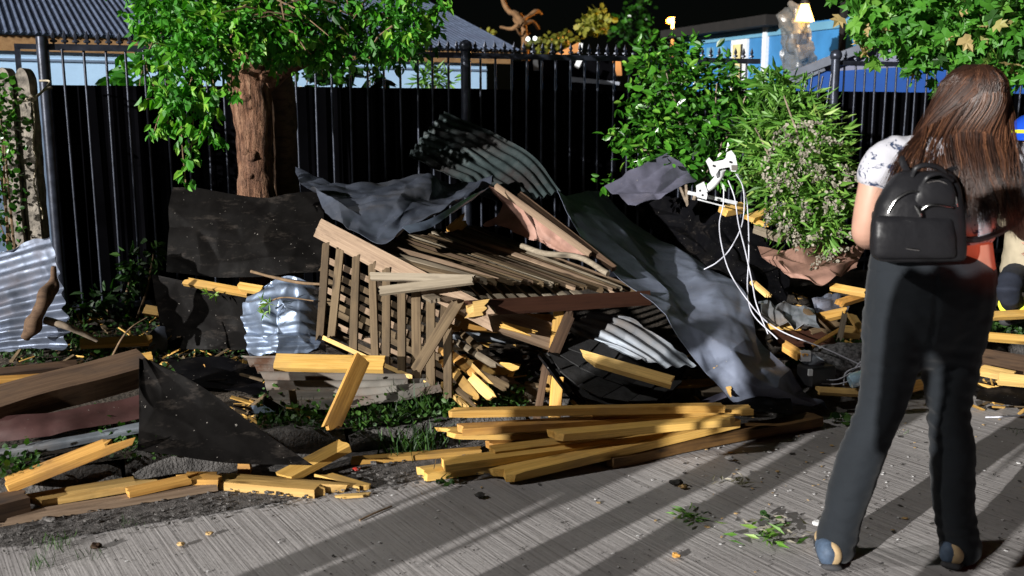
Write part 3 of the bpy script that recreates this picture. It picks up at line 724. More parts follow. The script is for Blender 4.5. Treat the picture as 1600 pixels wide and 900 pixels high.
for (pts) in [[(300, 120), (285, 170), (284, 220), (290, 285)], [(262, 110), (270, 150), (250, 180), (240, 210)], [(330, 100), (335, 160), (322, 200), (345, 222)], [(297, 90), (303, 160), (300, 215), (298, 250)],
              [(240, 60), (228, 100), (246, 150), (229, 155)], [(480, 20), (492, 50), (500, 90), (499, 100)], [(345, 60), (360, 100), (362, 130), (366, 150)], [(272, 60), (262, 130), (262, 190), (258, 200)], [(640, 40), (680, 20), (692, 5)], [(315, 120), (318, 170), (313, 210)]]:
    P = smooth_path([A(x, y, 5.25 + .1 * rng.random() + (.35 if x > 400 else 0)) for x, y in pts], 20); VN.append(P)
    for i in range(4, 20):
        for _ in range(2 if i < 17 else 3):
            L.append((P[i] + Vector((rng.uniform(-.03, .03), rng.uniform(-.03, .03), rng.uniform(-.02, .02))), Vector((rng.uniform(-1, 1), rng.uniform(-1, .3), -.9)), rng.uniform(.035, .075), rng.uniform(.45, 1)))
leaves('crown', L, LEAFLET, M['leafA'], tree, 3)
V = []; F = []
for P in VN:
    v, f = tube_geo(P, .0035, 4); o = len(V); V += v; F += [tuple(q + o for q in x) for x in f]
for _ in range(46):
    a = A(rng.uniform(250, 640), rng.uniform(-20, 60), rng.uniform(5.4, 5.9)); b_ = a + Vector((rng.uniform(-.35, .35), rng.uniform(-.3, .2), rng.uniform(-.25, .1)))
    v, f = tube_geo([a, (a + b_) / 2 + Vector((0, 0, .03)), b_], [.007, .005, .003], 4); o = len(V); V += v; F += [tuple(q + o for q in x) for x in f]
tag(mesh_obj('twig', V, F, M['twig'], tree), kind='stuff')

# right maple, its trunk out of the frame to the right
mb = A(1760, 300, 6.3); mb.z = .1
mt = tag(empty('maple_tree', mb), 'lobed leaf tree hanging in from the top right corner', 'tree')
limb('trunk', [mb, A(1750, 200, 6.3), A(1735, 60, 6.3), A(1700, -60, 6.3)], [.14, .11, .10, .08], M['bark'], mt, 3, 14)
for pts in ([(1735, 60), (1660, 20), (1560, 15), (1440, 20), (1370, 5)], [(1735, 40), (1650, -20), (1540, -30), (1420, -30)], [(1740, 90), (1680, 70), (1610, 75), (1540, 65)], [(1490, 20), (1492, 45), (1496, 75)]):
    limb('branch', [A(x, y, 6.3 - .15 * i) for i, (x, y) in enumerate(pts)], [.05, .03, .02, .012, .006][:len(pts)] if pts[0][0] > 1700 else [.01, .008, .006], M['greytwig'], mt, pts[0][1], 8)
L = []
for (px, py, Y, rx, rz, n, tone) in [(1345, 15, 5.7, .12, .14, 42, .6), (1380, 35, 5.7, .16, .16, 60, .6), (1430, 25, 5.7, .22, .22, 110, .6), (1440, 75, 5.75, .15, .12, 40, .6), (1490, 30, 5.6, .26, .22, 130, .6),
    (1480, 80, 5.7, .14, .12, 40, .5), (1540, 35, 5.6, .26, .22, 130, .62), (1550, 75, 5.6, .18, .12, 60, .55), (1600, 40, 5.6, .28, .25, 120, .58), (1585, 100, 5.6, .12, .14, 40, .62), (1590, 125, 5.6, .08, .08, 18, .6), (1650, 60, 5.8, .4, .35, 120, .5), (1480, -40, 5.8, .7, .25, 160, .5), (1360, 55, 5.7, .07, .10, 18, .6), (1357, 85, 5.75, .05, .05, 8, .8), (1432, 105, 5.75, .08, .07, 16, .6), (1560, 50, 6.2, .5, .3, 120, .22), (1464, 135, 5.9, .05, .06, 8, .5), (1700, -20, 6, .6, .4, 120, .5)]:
    L += clump(rng, A(px, py, Y), (rx, rx, rz), n, .085, .5, .5, .3, tone)
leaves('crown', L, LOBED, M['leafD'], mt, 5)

# glossy shrub
sb = A(1075, 340, 6.9); sb.z = .15
sh = tag(empty('glossy_shrub', sb), 'dark glossy leaved shrub in front of fence beside grey bracket', 'shrub')
L = []
for (px, py, Y, rx, rz, n, tone) in [(1015, 100, 6.7, .17, .18, 110, .55), (1060, 90, 6.8, .17, .16, 110, .55), (1075, 140, 6.6, .24, .2, 240, .5), (1015, 150, 6.5, .16, .17, 130, .55), (1110, 130, 6.8, .2, .17, 150, .42), (1150, 150, 6.8, .18, .15, 110, .4), (1030, 200, 6.4, .2, .17, 160, .5),
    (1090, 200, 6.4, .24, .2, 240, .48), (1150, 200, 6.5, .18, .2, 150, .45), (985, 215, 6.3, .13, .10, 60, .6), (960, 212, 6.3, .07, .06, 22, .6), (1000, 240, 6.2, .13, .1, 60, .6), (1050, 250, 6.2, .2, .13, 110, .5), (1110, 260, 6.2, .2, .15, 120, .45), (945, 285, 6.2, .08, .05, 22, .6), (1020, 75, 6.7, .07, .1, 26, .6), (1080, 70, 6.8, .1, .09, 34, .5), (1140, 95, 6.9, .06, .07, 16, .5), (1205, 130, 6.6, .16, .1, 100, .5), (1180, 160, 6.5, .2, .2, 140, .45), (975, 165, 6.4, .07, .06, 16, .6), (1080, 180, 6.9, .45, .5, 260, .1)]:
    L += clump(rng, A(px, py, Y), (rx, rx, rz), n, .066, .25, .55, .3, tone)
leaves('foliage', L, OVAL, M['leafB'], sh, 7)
for pts in ([(1075, 330), (1070, 260), (1060, 180), (1040, 110)], [(1080, 330), (1100, 250), (1115, 190), (1120, 130)], [(1075, 300), (1040, 230), (1000, 226), (968, 218)], [(1075, 320), (1050, 270), (1000, 240), (980, 200)], [(1082, 320), (1120, 240), (1150, 190), (1165, 150)], [(1000, 226), (1015, 245), (990, 260)], [(1070, 225), (1095, 200), (1110, 185)]):
    limb('stem', [A(x, y, 6.75 - .1 * i) for i, (x, y) in enumerate(pts)], [.014, .011, .008, .004][:len(pts)], M['greytwig'], sh, pts[0][0], 6, 14)
# narrow leaved shrub with dried flowers
sb = A(1270, 430, 6.2); sb.z = .15
s2 = tag(empty('flowering_shrub', sb), 'pale green narrow leaved shrub with dried grey flower heads, bent over wreckage', 'shrub')
L = []; D = []
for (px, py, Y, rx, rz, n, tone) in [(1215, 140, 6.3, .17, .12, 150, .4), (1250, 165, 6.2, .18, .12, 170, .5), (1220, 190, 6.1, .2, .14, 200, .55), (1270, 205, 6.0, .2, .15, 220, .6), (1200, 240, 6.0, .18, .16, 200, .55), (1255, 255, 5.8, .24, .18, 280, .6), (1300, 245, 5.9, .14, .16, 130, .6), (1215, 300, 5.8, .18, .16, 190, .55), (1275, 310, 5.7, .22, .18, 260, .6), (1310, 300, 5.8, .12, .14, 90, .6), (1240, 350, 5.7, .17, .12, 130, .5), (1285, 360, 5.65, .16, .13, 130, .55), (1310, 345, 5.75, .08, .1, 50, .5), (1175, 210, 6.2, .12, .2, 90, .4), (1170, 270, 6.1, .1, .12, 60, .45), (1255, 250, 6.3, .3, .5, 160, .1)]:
    L += clump(rng, A(px, py, Y), (rx, rx * .9, rz), n, .095, .1, .55, .3, tone)
for (px, py) in [(1225, 245), (1240, 215), (1205, 230), (1265, 235), (1290, 215), (1215, 270), (1245, 265), (1270, 270), (1210, 310), (1235, 300), (1260, 320), (1285, 300), (1300, 280), (1320, 250), (1225, 335), (1250, 350), (1275, 345), (1290, 370), (1300, 390), (1265, 385), (1240, 375), (1310, 330), (1195, 265), (1320, 290), (1285, 395), (1245, 190)]:
    for q in range(2):
        a = A(px + rng.uniform(-12, 12), py + rng.uniform(-10, 10), 5.52 + rng.uniform(0, .2)); ax = Vector((rng.uniform(-.6, .6), rng.uniform(-.6, .2), rng.uniform(-1, .6))).normalized()
        for i in range(34):
            t = rng.random(); D.append((a + ax * t * .13 + Vector((rng.gauss(0, 1), rng.gauss(0, 1), rng.gauss(0, 1))) * .014 * (1.1 - t), ax + Vector((rng.gauss(0, .8), rng.gauss(0, .8), rng.gauss(0, .8))), rng.uniform(.011, .024), rng.random()))
leaves('foliage', L, LANCE, M['leafC'], s2, 9); leaves('flower_head', D, ROUND, M['dry'], s2, 10)
for pts in ([(1270, 420), (1265, 330), (1255, 240), (1225, 150)], [(1275, 420), (1290, 330), (1300, 260)], [(1265, 420), (1230, 330), (1200, 240), (1180, 200)], [(1270, 400), (1285, 370), (1290, 400)]):
    limb('stem', [A(x, y, 6.1 - .06 * i) for i, (x, y) in enumerate(pts)], [.018, .014, .009, .005][:len(pts)], M['greytwig'], s2, pts[0][0] + 3, 6, 14)

# small plants near the fence and in the yard
def bush(name, label, spots, shape, m, size, seed, droop=.2, cat='plant', stems=True):
    r2 = random.Random(seed); c = [A(*s_[:3]) for s_ in spots]; base = Vector((c[0].x, c[0].y, .1))
    o = tag(empty(name, base), label, cat); L = []
    for s_, p in zip(spots, c): L += clump(r2, p, (s_[3], s_[3], s_[4]), s_[5], size, droop, .6, .3, s_[6] if len(s_) > 6 else .5)
    leaves('foliage', L, shape, m, o, seed)
    if stems:
        for p in c: limb('stem', [base + Vector((r2.uniform(-.05, .05), 0, 0)), (base + p) / 2 + Vector((r2.uniform(-.08, .08), 0, 0)), p], [.010, .008, .004], M['twig'], o, seed, 5, 8)
    return o
bush('hedge', 'dense green hedge at the far left edge beside the concrete post', [(0, 150, 5.5, .13, .13, 120, .5), (5, 200, 5.5, .12, .2, 140, .4), (0, 270, 5.5, .14, .25, 160, .3), (0, 350, 5.5, .14, .25, 120, .2), (-40, 200, 5.5, .2, .4, 150, .4)], ROUND, M['leafB'], .035, 31, cat='hedge')
bush('yard_plant', 'broad leaved plant behind fence against the pale house', [(182, 120, 7.6, .08, .1, 16, .5), (205, 122, 7.5, .12, .1, 30, .5), (222, 110, 7.4, .08, .08, 14, .5), (240, 128, 7.5, .14, .1, 24, .4)], LEAFLET, M['leafA'], .13, 33)
bush('yard_plant', 'thin leafy plant behind fence just left of ball topped post', [(665, 118, 8.6, .10, .2, 60, .3), (680, 125, 8.6, .12, .12, 40, .3), (700, 128, 8.6, .06, .06, 12, .5)], LANCE, M['leafC'], .12, 35)
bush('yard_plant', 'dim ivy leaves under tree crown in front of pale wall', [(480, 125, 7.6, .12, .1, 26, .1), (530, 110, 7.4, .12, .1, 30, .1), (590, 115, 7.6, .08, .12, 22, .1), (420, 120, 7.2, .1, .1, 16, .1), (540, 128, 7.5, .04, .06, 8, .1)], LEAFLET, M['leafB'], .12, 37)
bush('fence_weed', 'green weed growing at the fence foot behind black panels', [(205, 430, 6.3, .10, .18, 70, .5), (240, 395, 6.3, .05, .12, 24, .6), (165, 470, 6.2, .18, .08, 60, .3), (120, 480, 6.0, .15, .06, 40, .3)], LEAFLET, M['weed'], .07, 39)
# background: lamp-lit bare tree and bush
bt = tag(empty('bare_tree', Vector((A(815, 40, 24).x, 24, 0))), 'bare far tree with twisted branches lit orange', 'tree')
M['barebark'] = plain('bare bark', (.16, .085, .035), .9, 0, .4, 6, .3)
for pts, r in (([(822, 150), (820, 80), (818, 38), (800, 45), (782, 42)], .10), ([(818, 38), (806, 22), (795, 18), (786, 0), (790, -20)], .09), ([(815, 36), (822, 28), (838, 18), (846, 22)], .07), ([(816, 38), (832, 34), (842, 46)], .05), ([(812, 40), (804, 30), (812, 22), (822, 34)], .05), ([(806, 42), (815, 56), (828, 52)], .03), ([(720, 56), (728, 50), (735, 54)], .04)):
    limb('branch', [A(x, y, 24 + .2 * i) for i, (x, y) in enumerate(pts)], [r * (1 - .17 * i) for i in range(len(pts))], M['barebark'], bt, pts[0][0], 7, 20, .2)
def far_bush(label, spots, seed, m, size, Y):
    return bush('far_bush', label, [(px, py, Y, rx, rz, n, t) for (px, py, rx, rz, n, t) in spots], ROUND, m, size, seed, cat='bush', stems=False)
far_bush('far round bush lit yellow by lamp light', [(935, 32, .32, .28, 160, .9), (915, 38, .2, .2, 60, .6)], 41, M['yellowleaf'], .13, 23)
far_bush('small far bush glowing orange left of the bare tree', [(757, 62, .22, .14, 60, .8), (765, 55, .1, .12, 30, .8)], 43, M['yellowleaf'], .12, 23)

far_bush('dim far tree crown to the right of the yellow bush', [(985, 45, .9, .6, 160, .1), (1000, 20, .6, .6, 80, .1)], 44, M['leafB'], .22, 38)
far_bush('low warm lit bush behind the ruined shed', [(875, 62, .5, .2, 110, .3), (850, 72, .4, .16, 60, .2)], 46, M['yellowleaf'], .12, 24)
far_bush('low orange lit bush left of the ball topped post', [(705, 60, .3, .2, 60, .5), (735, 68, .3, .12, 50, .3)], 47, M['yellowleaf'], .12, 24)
# weeds and grass on the verge
rw = random.Random(77); L = []; B_ = []
def weeds(px0, px1, py0, py1, n, sz, tone):
    for _ in range(n):
        p = G(rw.uniform(px0, px1), rw.uniform(py0, py1), .12); p.z = verge_z(p)
        if p.z < .05: continue
        h = abs(rw.gauss(0, .035)); p.z += h
        L.append((p, Vector((rw.uniform(-1, 1), rw.uniform(-1, 1), rw.uniform(-.1, .9))), sz * rw.uniform(.6, 1.4), min(1, max(0, tone + rw.gauss(0, .2) + h * 3))))
def tuft(px, py, n, h, spread=.05, z=None):
    c = G(px, py, .12); c.z = verge_z(c) if z is None else z
    for _ in range(n):
        B_.append((c + Vector((rw.gauss(0, spread), rw.gauss(0, spread), 0)), Vector((rw.gauss(0, .45), rw.gauss(0, .45), 1)), h * rw.uniform(.6, 1.2), rw.random()))
weeds(400, 820, 628, 672, 1900, .022, .5); weeds(690, 830, 590, 640, 500, .022, .5); weeds(150, 330, 660, 720, 500, .022, .5); weeds(0, 250, 520, 590, 700, .026, .2); weeds(1225, 1345, 540, 570, 700, .022, .6); weeds(1540, 1620, 495, 530, 600, .025, .5); weeds(0, 60, 715, 780, 300, .024, .4); weeds(240, 420, 545, 600, 250, .022, .3); weeds(120, 300, 470, 520, 500, .028, .1)
for (x, y, n, h) in ((640, 668, 70, .14), (665, 660, 60, .13), (650, 640, 60, .15), (620, 650, 40, .1), (690, 640, 40, .1), (160, 705, 40, .06), (440, 660, 40, .08), (480, 650, 40, .08), (100, 545, 80, .14), (60, 555, 80, .14), (30, 565, 60, .12), (140, 560, 60, .1), (570, 640, 50, .08), (760, 610, 60, .12), (790, 600, 50, .12), (1260, 550, 50, .06), (1560, 510, 50, .08), (1590, 512, 40, .08)): tuft(x, y, n, h)
for (x, y, n, h) in ((85, 805, 40, .05), (60, 830, 30, .05), (130, 822, 16, .035), (200, 770, 20, .03), (1380, 635, 10, .03), (1400, 640, 14, .03), (1590, 640, 16, .03)): tuft(x, y, n, h, .025, .006)
leaves('ground_weeds', L, ROUND, M['weed'], None, 11, 'low green clover and weeds along the broken verge', 'weeds')
leaves('grass', B_, BLADE, M['weed'], None, 12, 'tufts of long grass along the kerb', 'grass')
# ------------------------------------------------------------------ wreckage: the collapsed roof frame
fr = tag(empty('roof_frame', Vector((A(740, 600, 4.6).x, 4.6, .15))), 'collapsed timber roof frame of weathered laths in the middle of the pile', 'roof frame')
UPF = (-.25, -.85, .45)
board('rafter', A(500, 357, 5.12), A(770, 499, 4.44), .10, .045, M['dustw'], up=(-.45, -.8, .35), b1=.05, parent=fr, seed=1)
board('dark_beam', A(738, 482, 4.47), A(1010, 466, 5.05), .075, .07, M['brownw'], up=(.2, -.95, .2), b0=.05, parent=fr, seed=2)
board('splintered_end', A(732, 484, 4.45), A(756, 480, 4.47), .07, .06, M['pine2'], up=(.2, -.95, .2), b0=.09, b1=.03, parent=fr, seed=3, seg=4)
r4 = random.Random(5)
tops = [(510, 380), (532, 390), (557, 400), (582, 412), (604, 420), (628, 436), (650, 446), (673, 462), (700, 513)]
bots = [(500, 527), (518, 527), (552, 553), (587, 568), (603, 580), (628, 594), (652, 606), (673, 612), (700, 620)]
for i, (a, b_) in enumerate(zip(tops, bots)):
    t = i / 8
    board('lath', A(*a, 5.04 - .5 * t), A(*b_, 4.94 - .5 * t), .043, .014, M['oldw'], up=(-.3, -.95, .1), b0=.012, b1=.02, parent=fr, seed=i, seg=8, roll=r4.uniform(-.15, .15))
for i in range(9):                                       # battens behind, running across
    y0 = 394 + i * 15.5
    board('batten', A(503 + r4.uniform(-3, 8), y0 + 10, 5.22), A(716 + r4.uniform(-20, 4), y0 + 112, 4.72), .03, .018, M['oldw'] if i % 3 else M['dustw'], up=(-.3, -.9, .4), parent=fr, seed=20 + i, seg=6)
board('edge_strip', A(505, 528, 4.92), A(745, 640 - 5, 4.38), .02, .014, M['pine2'], up=(-.3, -.9, .4), b1=.03, parent=fr, seed=33, seg=8)
NS = 20
for i in range(NS):                                       # long roof slats of the top face
    t = i / (NS - 1); j = r4.uniform(-4, 4)
    a = A(548 + 190 * t, 386 - 30 * t + j * .4, 4.98 + 1.1 * t); b_ = A(738 + 268 * t + j * 2, 437 + 20 * t + j * .5, 4.58 + .55 * t)
    board('slat', a, b_, .036, .017, [M['oldw'], M['greyw'], M['oldw'], M['dustw']][i % 4], up=(-.05, -.35, .93), b0=.02, b1=.02, parent=fr, seed=40 + i, bend=.012 * r4.uniform(-1, 1), roll=r4.uniform(-.25, .25))
for i, x in enumerate((748, 768, 788, 806, 822, 840, 862, 884, 908)):      # short cross laths whose cut ends lie on the dark beam
    yb = 476 - (x - 748) * .07
    board('cross_lath', A(x, yb, 4.49 + (x - 748) * .0022), A(x - 40 - i * 2, yb - 44, 5.0 + (x - 748) * .0022), .04, .016, M['greyw'], up=(0, -.2, 1), b0=.012, parent=fr, seed=60 + i, seg=6)
def BD(name, p0, p1, w_, t, m, label, up=(0, 0, 1), cat='plank', group=None, **k):
    return tag(board(name, p0, p1, w_, t, M[m], up=up, **k), label, cat, group)
# loose laths on the frame
BD('loose_lath', A(580, 432, 4.62), A(738, 436, 4.5), .04, .016, 'greyw', 'short grey lath lying level across hanging laths, upper of two', up=(0, -.8, .6), cat='lath', b0=.01, b1=.015, seed=3)
BD('loose_lath', A(594, 455, 4.55), A(740, 437, 4.42), .044, .018, 'greyw', 'grey lath tilted up to the right across hanging laths, lower of two', up=(0, -.75, .65), cat='lath', b0=.01, b1=.015, seed=4)
BD('loose_lath', A(715, 472, 4.46), A(650, 578, 4.4), .052, .016, 'oldw', 'brown lath slanting diagonally over the right end of hanging laths', up=(-.2, -.95, .2), cat='lath', b0=.02, b1=.015, seed=5)
BD('loose_lath', A(668, 462, 4.6), A(682, 470, 4.4), .05, .016, 'greyw', 'short grey lath stub sticking out below the two grey laths', up=(0, -.5, .8), cat='lath', b1=.01, seed=6)
BD('loose_lath', A(695, 460, 4.6), A(692, 500, 4.56), .03, .014, 'oldw', 'thin pointed lath beside top of the diagonal lath', up=(0, -1, 0), cat='lath', b0=.04, seed=7)
# timbers under the frame
BD('beam', A(690, 500, 4.85), A(860, 508, 5.05), .10, .05, 'pine3', 'brown orange beam lying in shadow under the dark beam', up=(0, -.9, .4), cat='beam', seed=8)
BD('beam', A(760, 492, 4.72), A(872, 530, 4.75), .125, .04, 'dustw', 'dusty pinkish beam slanting under the splintered dark beam', up=(-.1, -.8, .5), cat='beam', b0=.04, b1=.03, seed=9)
BD('splinter', A(785, 508, 4.66), A(830, 520, 4.62), .03, .016, 'pine', 'short yellow splinter stuck to the dusty pinkish beam', up=(0, -.8, .5), cat='splinter', b0=.03, b1=.05, seed=10, seg=5)
BD('post', A(873, 484, 4.80), A(858, 612, 4.62), .048, .05, 'pine', 'yellow upright post propping the dark beam', up=(0, -1, 0), cat='post', seed=11)
BD('post', A(893, 486, 4.76), A(852, 582, 4.62), .05, .05, 'darkw', 'dark splintered stick leaning against the yellow upright post', up=(0, -1, 0), cat='stick', b0=.05, seed=12)
BD('post', A(853, 572, 4.55), A(838, 655, 4.42), .03, .04, 'darkw', 'thin dark leg under the roofing felt, leftmost of three', up=(0, -1, 0), cat='stick', b0=.02, seed=13)
BD('post', A(866, 585, 4.55), A(862, 652, 4.45), .03, .03, 'pine', 'yellow leg under the roofing felt, middle of three', up=(0, -1, 0), cat='stick', seed=14)
BD('post', A(874, 590, 4.5), A(868, 652, 4.42), .045, .03, 'pine3', 'reddish leg under the roofing felt, rightmost of three', up=(-.2, -1, 0), cat='stick', seed=15)
BD('board', A(832, 600, 4.65), A(830, 640, 4.6), .07, .03, 'greyw', 'pale grey stub board standing beside the felt legs', up=(0, -1, 0), cat='board', seed=16)
t_, f_ = tube_geo([A(700, 523, 5.0), A(850, 532, 5.0)], .028, 10)
tag(mesh_obj('pipe', t_, f_, M['dullzinc'], None, 60), 'grey metal pipe lying under the brown orange beam', 'pipe')
t_, f_ = tube_geo([A(705, 512, 5.15), A(820, 518, 5.15)], .02, 10)
tag(mesh_obj('pipe', t_, f_, M['blackdust'], None, 60), 'thin dark pipe just above the grey pipe', 'pipe')
# heap of splintered boards right of the laths
sp = [((690, 545, 4.72), (752, 590, 4.5), .05, 'pine3', 'orange broken board'), ((705, 575, 4.6), (742, 622, 4.38), .045, 'pine', 'yellow frayed splinter pointing down'),
      ((700, 560, 4.66), (790, 605, 4.42), .04, 'oldw', 'long brown splinter'), ((720, 520, 4.8), (750, 545, 4.6), .03, 'oldw', 'short dark splinter'), ((715, 535, 4.75), (773, 571, 4.5), .03, 'greyw', 'thin grey splinter'),
      ((733, 573, 4.75), (803, 579, 4.7), .07, 'pine', 'short yellow board end'), ((742, 590, 4.7), (800, 594, 4.66), .04, 'dustw', 'thin pink board end'), ((735, 590, 4.5), (768, 620, 4.36), .05, 'pine2', 'pale split board end'),
      ((690, 570, 4.7), (730, 560, 4.8), .05, 'pine3', 'reddish board piece'), ((710, 605, 4.5), (738, 628, 4.34), .025, 'oldw', 'little brown splinter'), ((690, 600, 4.6), (726, 634, 4.34), .02, 'pine2', 'thin pale strip'), ((725, 565, 4.62), (760, 600, 4.46), .045, 'pine2', 'pale splintered lath')]
for i, (a, b_, w_, m_, lb) in enumerate(sp):
    BD('splinter', A(*a), A(*b_), w_, .018, m_, lb + ' in the splinter heap right of the hanging laths', up=(r4.uniform(-.4, .4), -.8, .6), cat='splinter', b0=.02, b1=.05, seed=80 + i, seg=6)

# ------------------------------------------------------------------ sheets
def SH(name, grid, m, label, cat='metal sheet', group=None, **k): return tag(sheet(name, grid, M[m], **k), label, cat, group)
SH('crumpled_sheet', [[(458, 270, 5.95), (545, 290, 5.9), (620, 292, 5.95), (672, 268, 6.1), (700, 292, 6.1), (772, 288, 6.15)],
                      [(482, 288, 5.6), (555, 312, 5.35), (620, 322, 5.25), (665, 308, 5.5), (708, 312, 5.6), (770, 292, 5.9)],
                      [(508, 330, 5.15), (550, 358, 4.92), (592, 374, 4.82), (628, 356, 4.86), (690, 332, 5.1), (745, 302, 5.5)]], 'slatedark', 'crumpled slate grey metal sheet draped over the lath frame', crum=.018, cf=3.0, fine=.003, seed=2, creases=3, ck=.1, facet=(8, 4, .035), nu=120, nv=64, ragged=.012)
SH('sheet_lip', [[(628, 356, 4.83), (680, 338, 4.98), (735, 306, 5.3), (770, 292, 5.55)], [(640, 366, 4.78), (668, 358, 4.88), (700, 338, 5.05), (745, 306, 5.4)]], 'silver', 'thin bright folded metal strip under the crumpled slate sheet', crum=.012, seed=12, nu=30, nv=8)
SH('corrugated_sheet', [[(694, 174, 7.0), (760, 196, 6.85), (828, 240, 6.5), (876, 302, 6.1)], [(664, 212, 6.8), (730, 236, 6.6), (790, 274, 6.3), (828, 316, 6.0)], [(636, 242, 6.6), (690, 268, 6.4), (730, 292, 6.2), (770, 318, 5.9)]], 'greenm', 'dark greenish corrugated roofing sheet leaning back against the fence', corr=('v', .076, .010), nu=50, nv=100, crum=.008, cf=1.6, seed=5, facet=(4, 2, .03))
SH('torn_panel', [[(766, 292, 5.75), (800, 306, 5.7), (850, 345, 5.55), (922, 402, 5.3)], [(782, 322, 5.7), (815, 340, 5.62), (860, 372, 5.5), (920, 405, 5.3)], [(755, 352, 5.7), (800, 362, 5.62), (860, 388, 5.5), (918, 409, 5.3)]], 'pinkb', 'torn pinkish brown panel wedged above the roof slats', nu=30, nv=16, crum=.012, ragged=.05, seed=6, facet=(4, 2, .02))
BD('edge_timber', A(775, 291, 5.68), A(922, 398, 5.24), .026, .03, 'dustw', 'pale timber strip along the top edge of torn panel', up=(0, -.6, .8), cat='timber', seed=18)
BD('dark_timber', A(812, 304, 5.74), A(960, 420, 5.2), .03, .03, 'darkw', 'thin dark timber just right of the torn panel', up=(0, -.6, .8), cat='timber', seed=19)
V, F = tube_geo(smooth_path([A(815, 384, 5.35), A(850, 396, 5.25), A(905, 402, 5.2), A(950, 428, 5.05)], 16), [.016] * 16, 8)
tag(mesh_obj('stick', V, F, M['greyw'], None, 60), 'pale crooked stick lying on the roof slats', 'stick')
BD('block', A(703, 362, 5.9), A(724, 345, 5.95), .07, .05, 'pine3', 'small broken brown block standing behind the roof slats', up=(0, -1, 0), cat='wood block', b0=.03, b1=.04, seed=20, seg=4)
long_ = [[(868, 300, 6.05), (905, 362, 5.55), (1000, 452, 5.0), (1062, 522, 4.72), (1120, 588, 4.5), (1166, 630, 4.5), (1240, 636, 4.66)],
         [(915, 298, 6.5), (962, 352, 6.1), (1055, 440, 5.5), (1105, 500, 4.98), (1150, 560, 4.62), (1205, 610, 4.62), (1270, 634, 4.72)],
         [(940, 302, 7.0), (1000, 362, 6.7), (1100, 418, 6.1), (1162, 458, 5.4), (1190, 530, 4.95), (1240, 585, 4.85), (1292, 642, 4.80)]]
SH('long_sheet', long_, 'slate', 'long dented slate blue sheet sloping down to the road at right of middle', crum=.012, cf=2.0, fine=.002, seed=9, creases=3, ck=.1, facet=(11, 4, .032), nu=140, nv=60)
for (px, py) in ((1091, 492), (1156, 508), (1158, 549)): pass
SH('purple_sheet', [[(1042, 240, 6.15), (1066, 258, 6.1), (1090, 280, 6.05)], [(992, 264, 6.0), (1020, 288, 5.95), (1045, 302, 5.9)], [(944, 290, 5.9), (968, 308, 5.85), (992, 324, 5.8)]], 'slate2', 'small purple grey sheet sticking up left of the white bracket', crum=.004, seed=11, facet=(4, 3, .02), nu=60, nv=50, ragged=.02)
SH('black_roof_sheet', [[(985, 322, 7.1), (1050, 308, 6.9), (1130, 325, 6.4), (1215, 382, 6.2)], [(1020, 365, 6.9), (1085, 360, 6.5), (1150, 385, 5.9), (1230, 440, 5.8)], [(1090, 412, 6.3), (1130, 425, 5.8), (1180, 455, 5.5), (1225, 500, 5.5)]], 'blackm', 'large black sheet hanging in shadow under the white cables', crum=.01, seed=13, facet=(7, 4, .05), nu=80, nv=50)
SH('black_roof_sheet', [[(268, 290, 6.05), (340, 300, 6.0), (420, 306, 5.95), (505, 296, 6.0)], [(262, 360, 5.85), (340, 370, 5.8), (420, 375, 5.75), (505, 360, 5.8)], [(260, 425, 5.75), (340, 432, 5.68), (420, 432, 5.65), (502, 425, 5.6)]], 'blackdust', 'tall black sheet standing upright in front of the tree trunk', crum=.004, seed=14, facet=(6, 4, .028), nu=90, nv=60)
SH('flat_black_sheet', [[(236, 428, 5.45), (310, 444, 5.4), (392, 464, 5.35)], [(248, 490, 5.4), (320, 500, 5.35), (390, 508, 5.3)], [(258, 546, 5.35), (320, 546, 5.3), (388, 547, 5.28)]], 'blackdust', 'flat black panel below the tall black sheet with yellow board on top', crum=.002, seed=15, facet=(4, 3, .014), nu=50, nv=40)
SH('pale_flap', [[(237, 520, 5.3), (258, 510, 5.3)], [(236, 540, 5.25), (258, 545, 5.3)], [(236, 560, 5.2), (258, 546, 5.3)]], 'pinkzinc', 'small torn pale metal flap at the corner of flat black panel', nu=10, nv=10, crum=.01, seed=16, ragged=.03)
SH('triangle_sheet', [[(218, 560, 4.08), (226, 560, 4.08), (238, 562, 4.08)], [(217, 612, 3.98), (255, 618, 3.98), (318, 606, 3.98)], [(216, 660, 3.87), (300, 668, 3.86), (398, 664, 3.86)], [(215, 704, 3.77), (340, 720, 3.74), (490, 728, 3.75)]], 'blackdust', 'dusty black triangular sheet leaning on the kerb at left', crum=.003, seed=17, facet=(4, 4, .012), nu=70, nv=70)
SH('crumpled_corrugated_sheet', [[(398, 452, 5.25), (430, 442, 5.25), (470, 444, 5.2), (500, 452, 5.2)], [(376, 480, 5.1), (425, 480, 5.05), (470, 486, 5.05), (505, 500, 5.1)], [(376, 515, 5.0), (425, 515, 4.92), (470, 520, 4.95), (505, 528, 5.0)], [(386, 556, 4.92), (420, 552, 4.86), (470, 550, 4.9), (512, 546, 4.95)]], 'silver', 'bright crumpled silver corrugated sheet left of hanging laths', corr=('v', .075, .009), crum=.014, cf=2.6, seed=18, creases=3, facet=(5, 5, .026), nu=110, nv=90, ragged=.02, fine=.006)
SH('corrugated_sheet', [[(378, 556, 4.85), (470, 556, 4.84), (560, 560, 4.84), (640, 572, 4.84)], [(410, 590, 4.58), (500, 592, 4.57), (590, 592, 4.57), (670, 592, 4.6)], [(430, 641, 4.33), (520, 636, 4.34), (610, 624, 4.38), (692, 608, 4.45)]], 'rustzinc', 'rust stained corrugated sheet lying flat under the hanging laths', corr=('v', .085, .013), crum=.003, seed=19, nu=40, nv=120, ragged=.02)
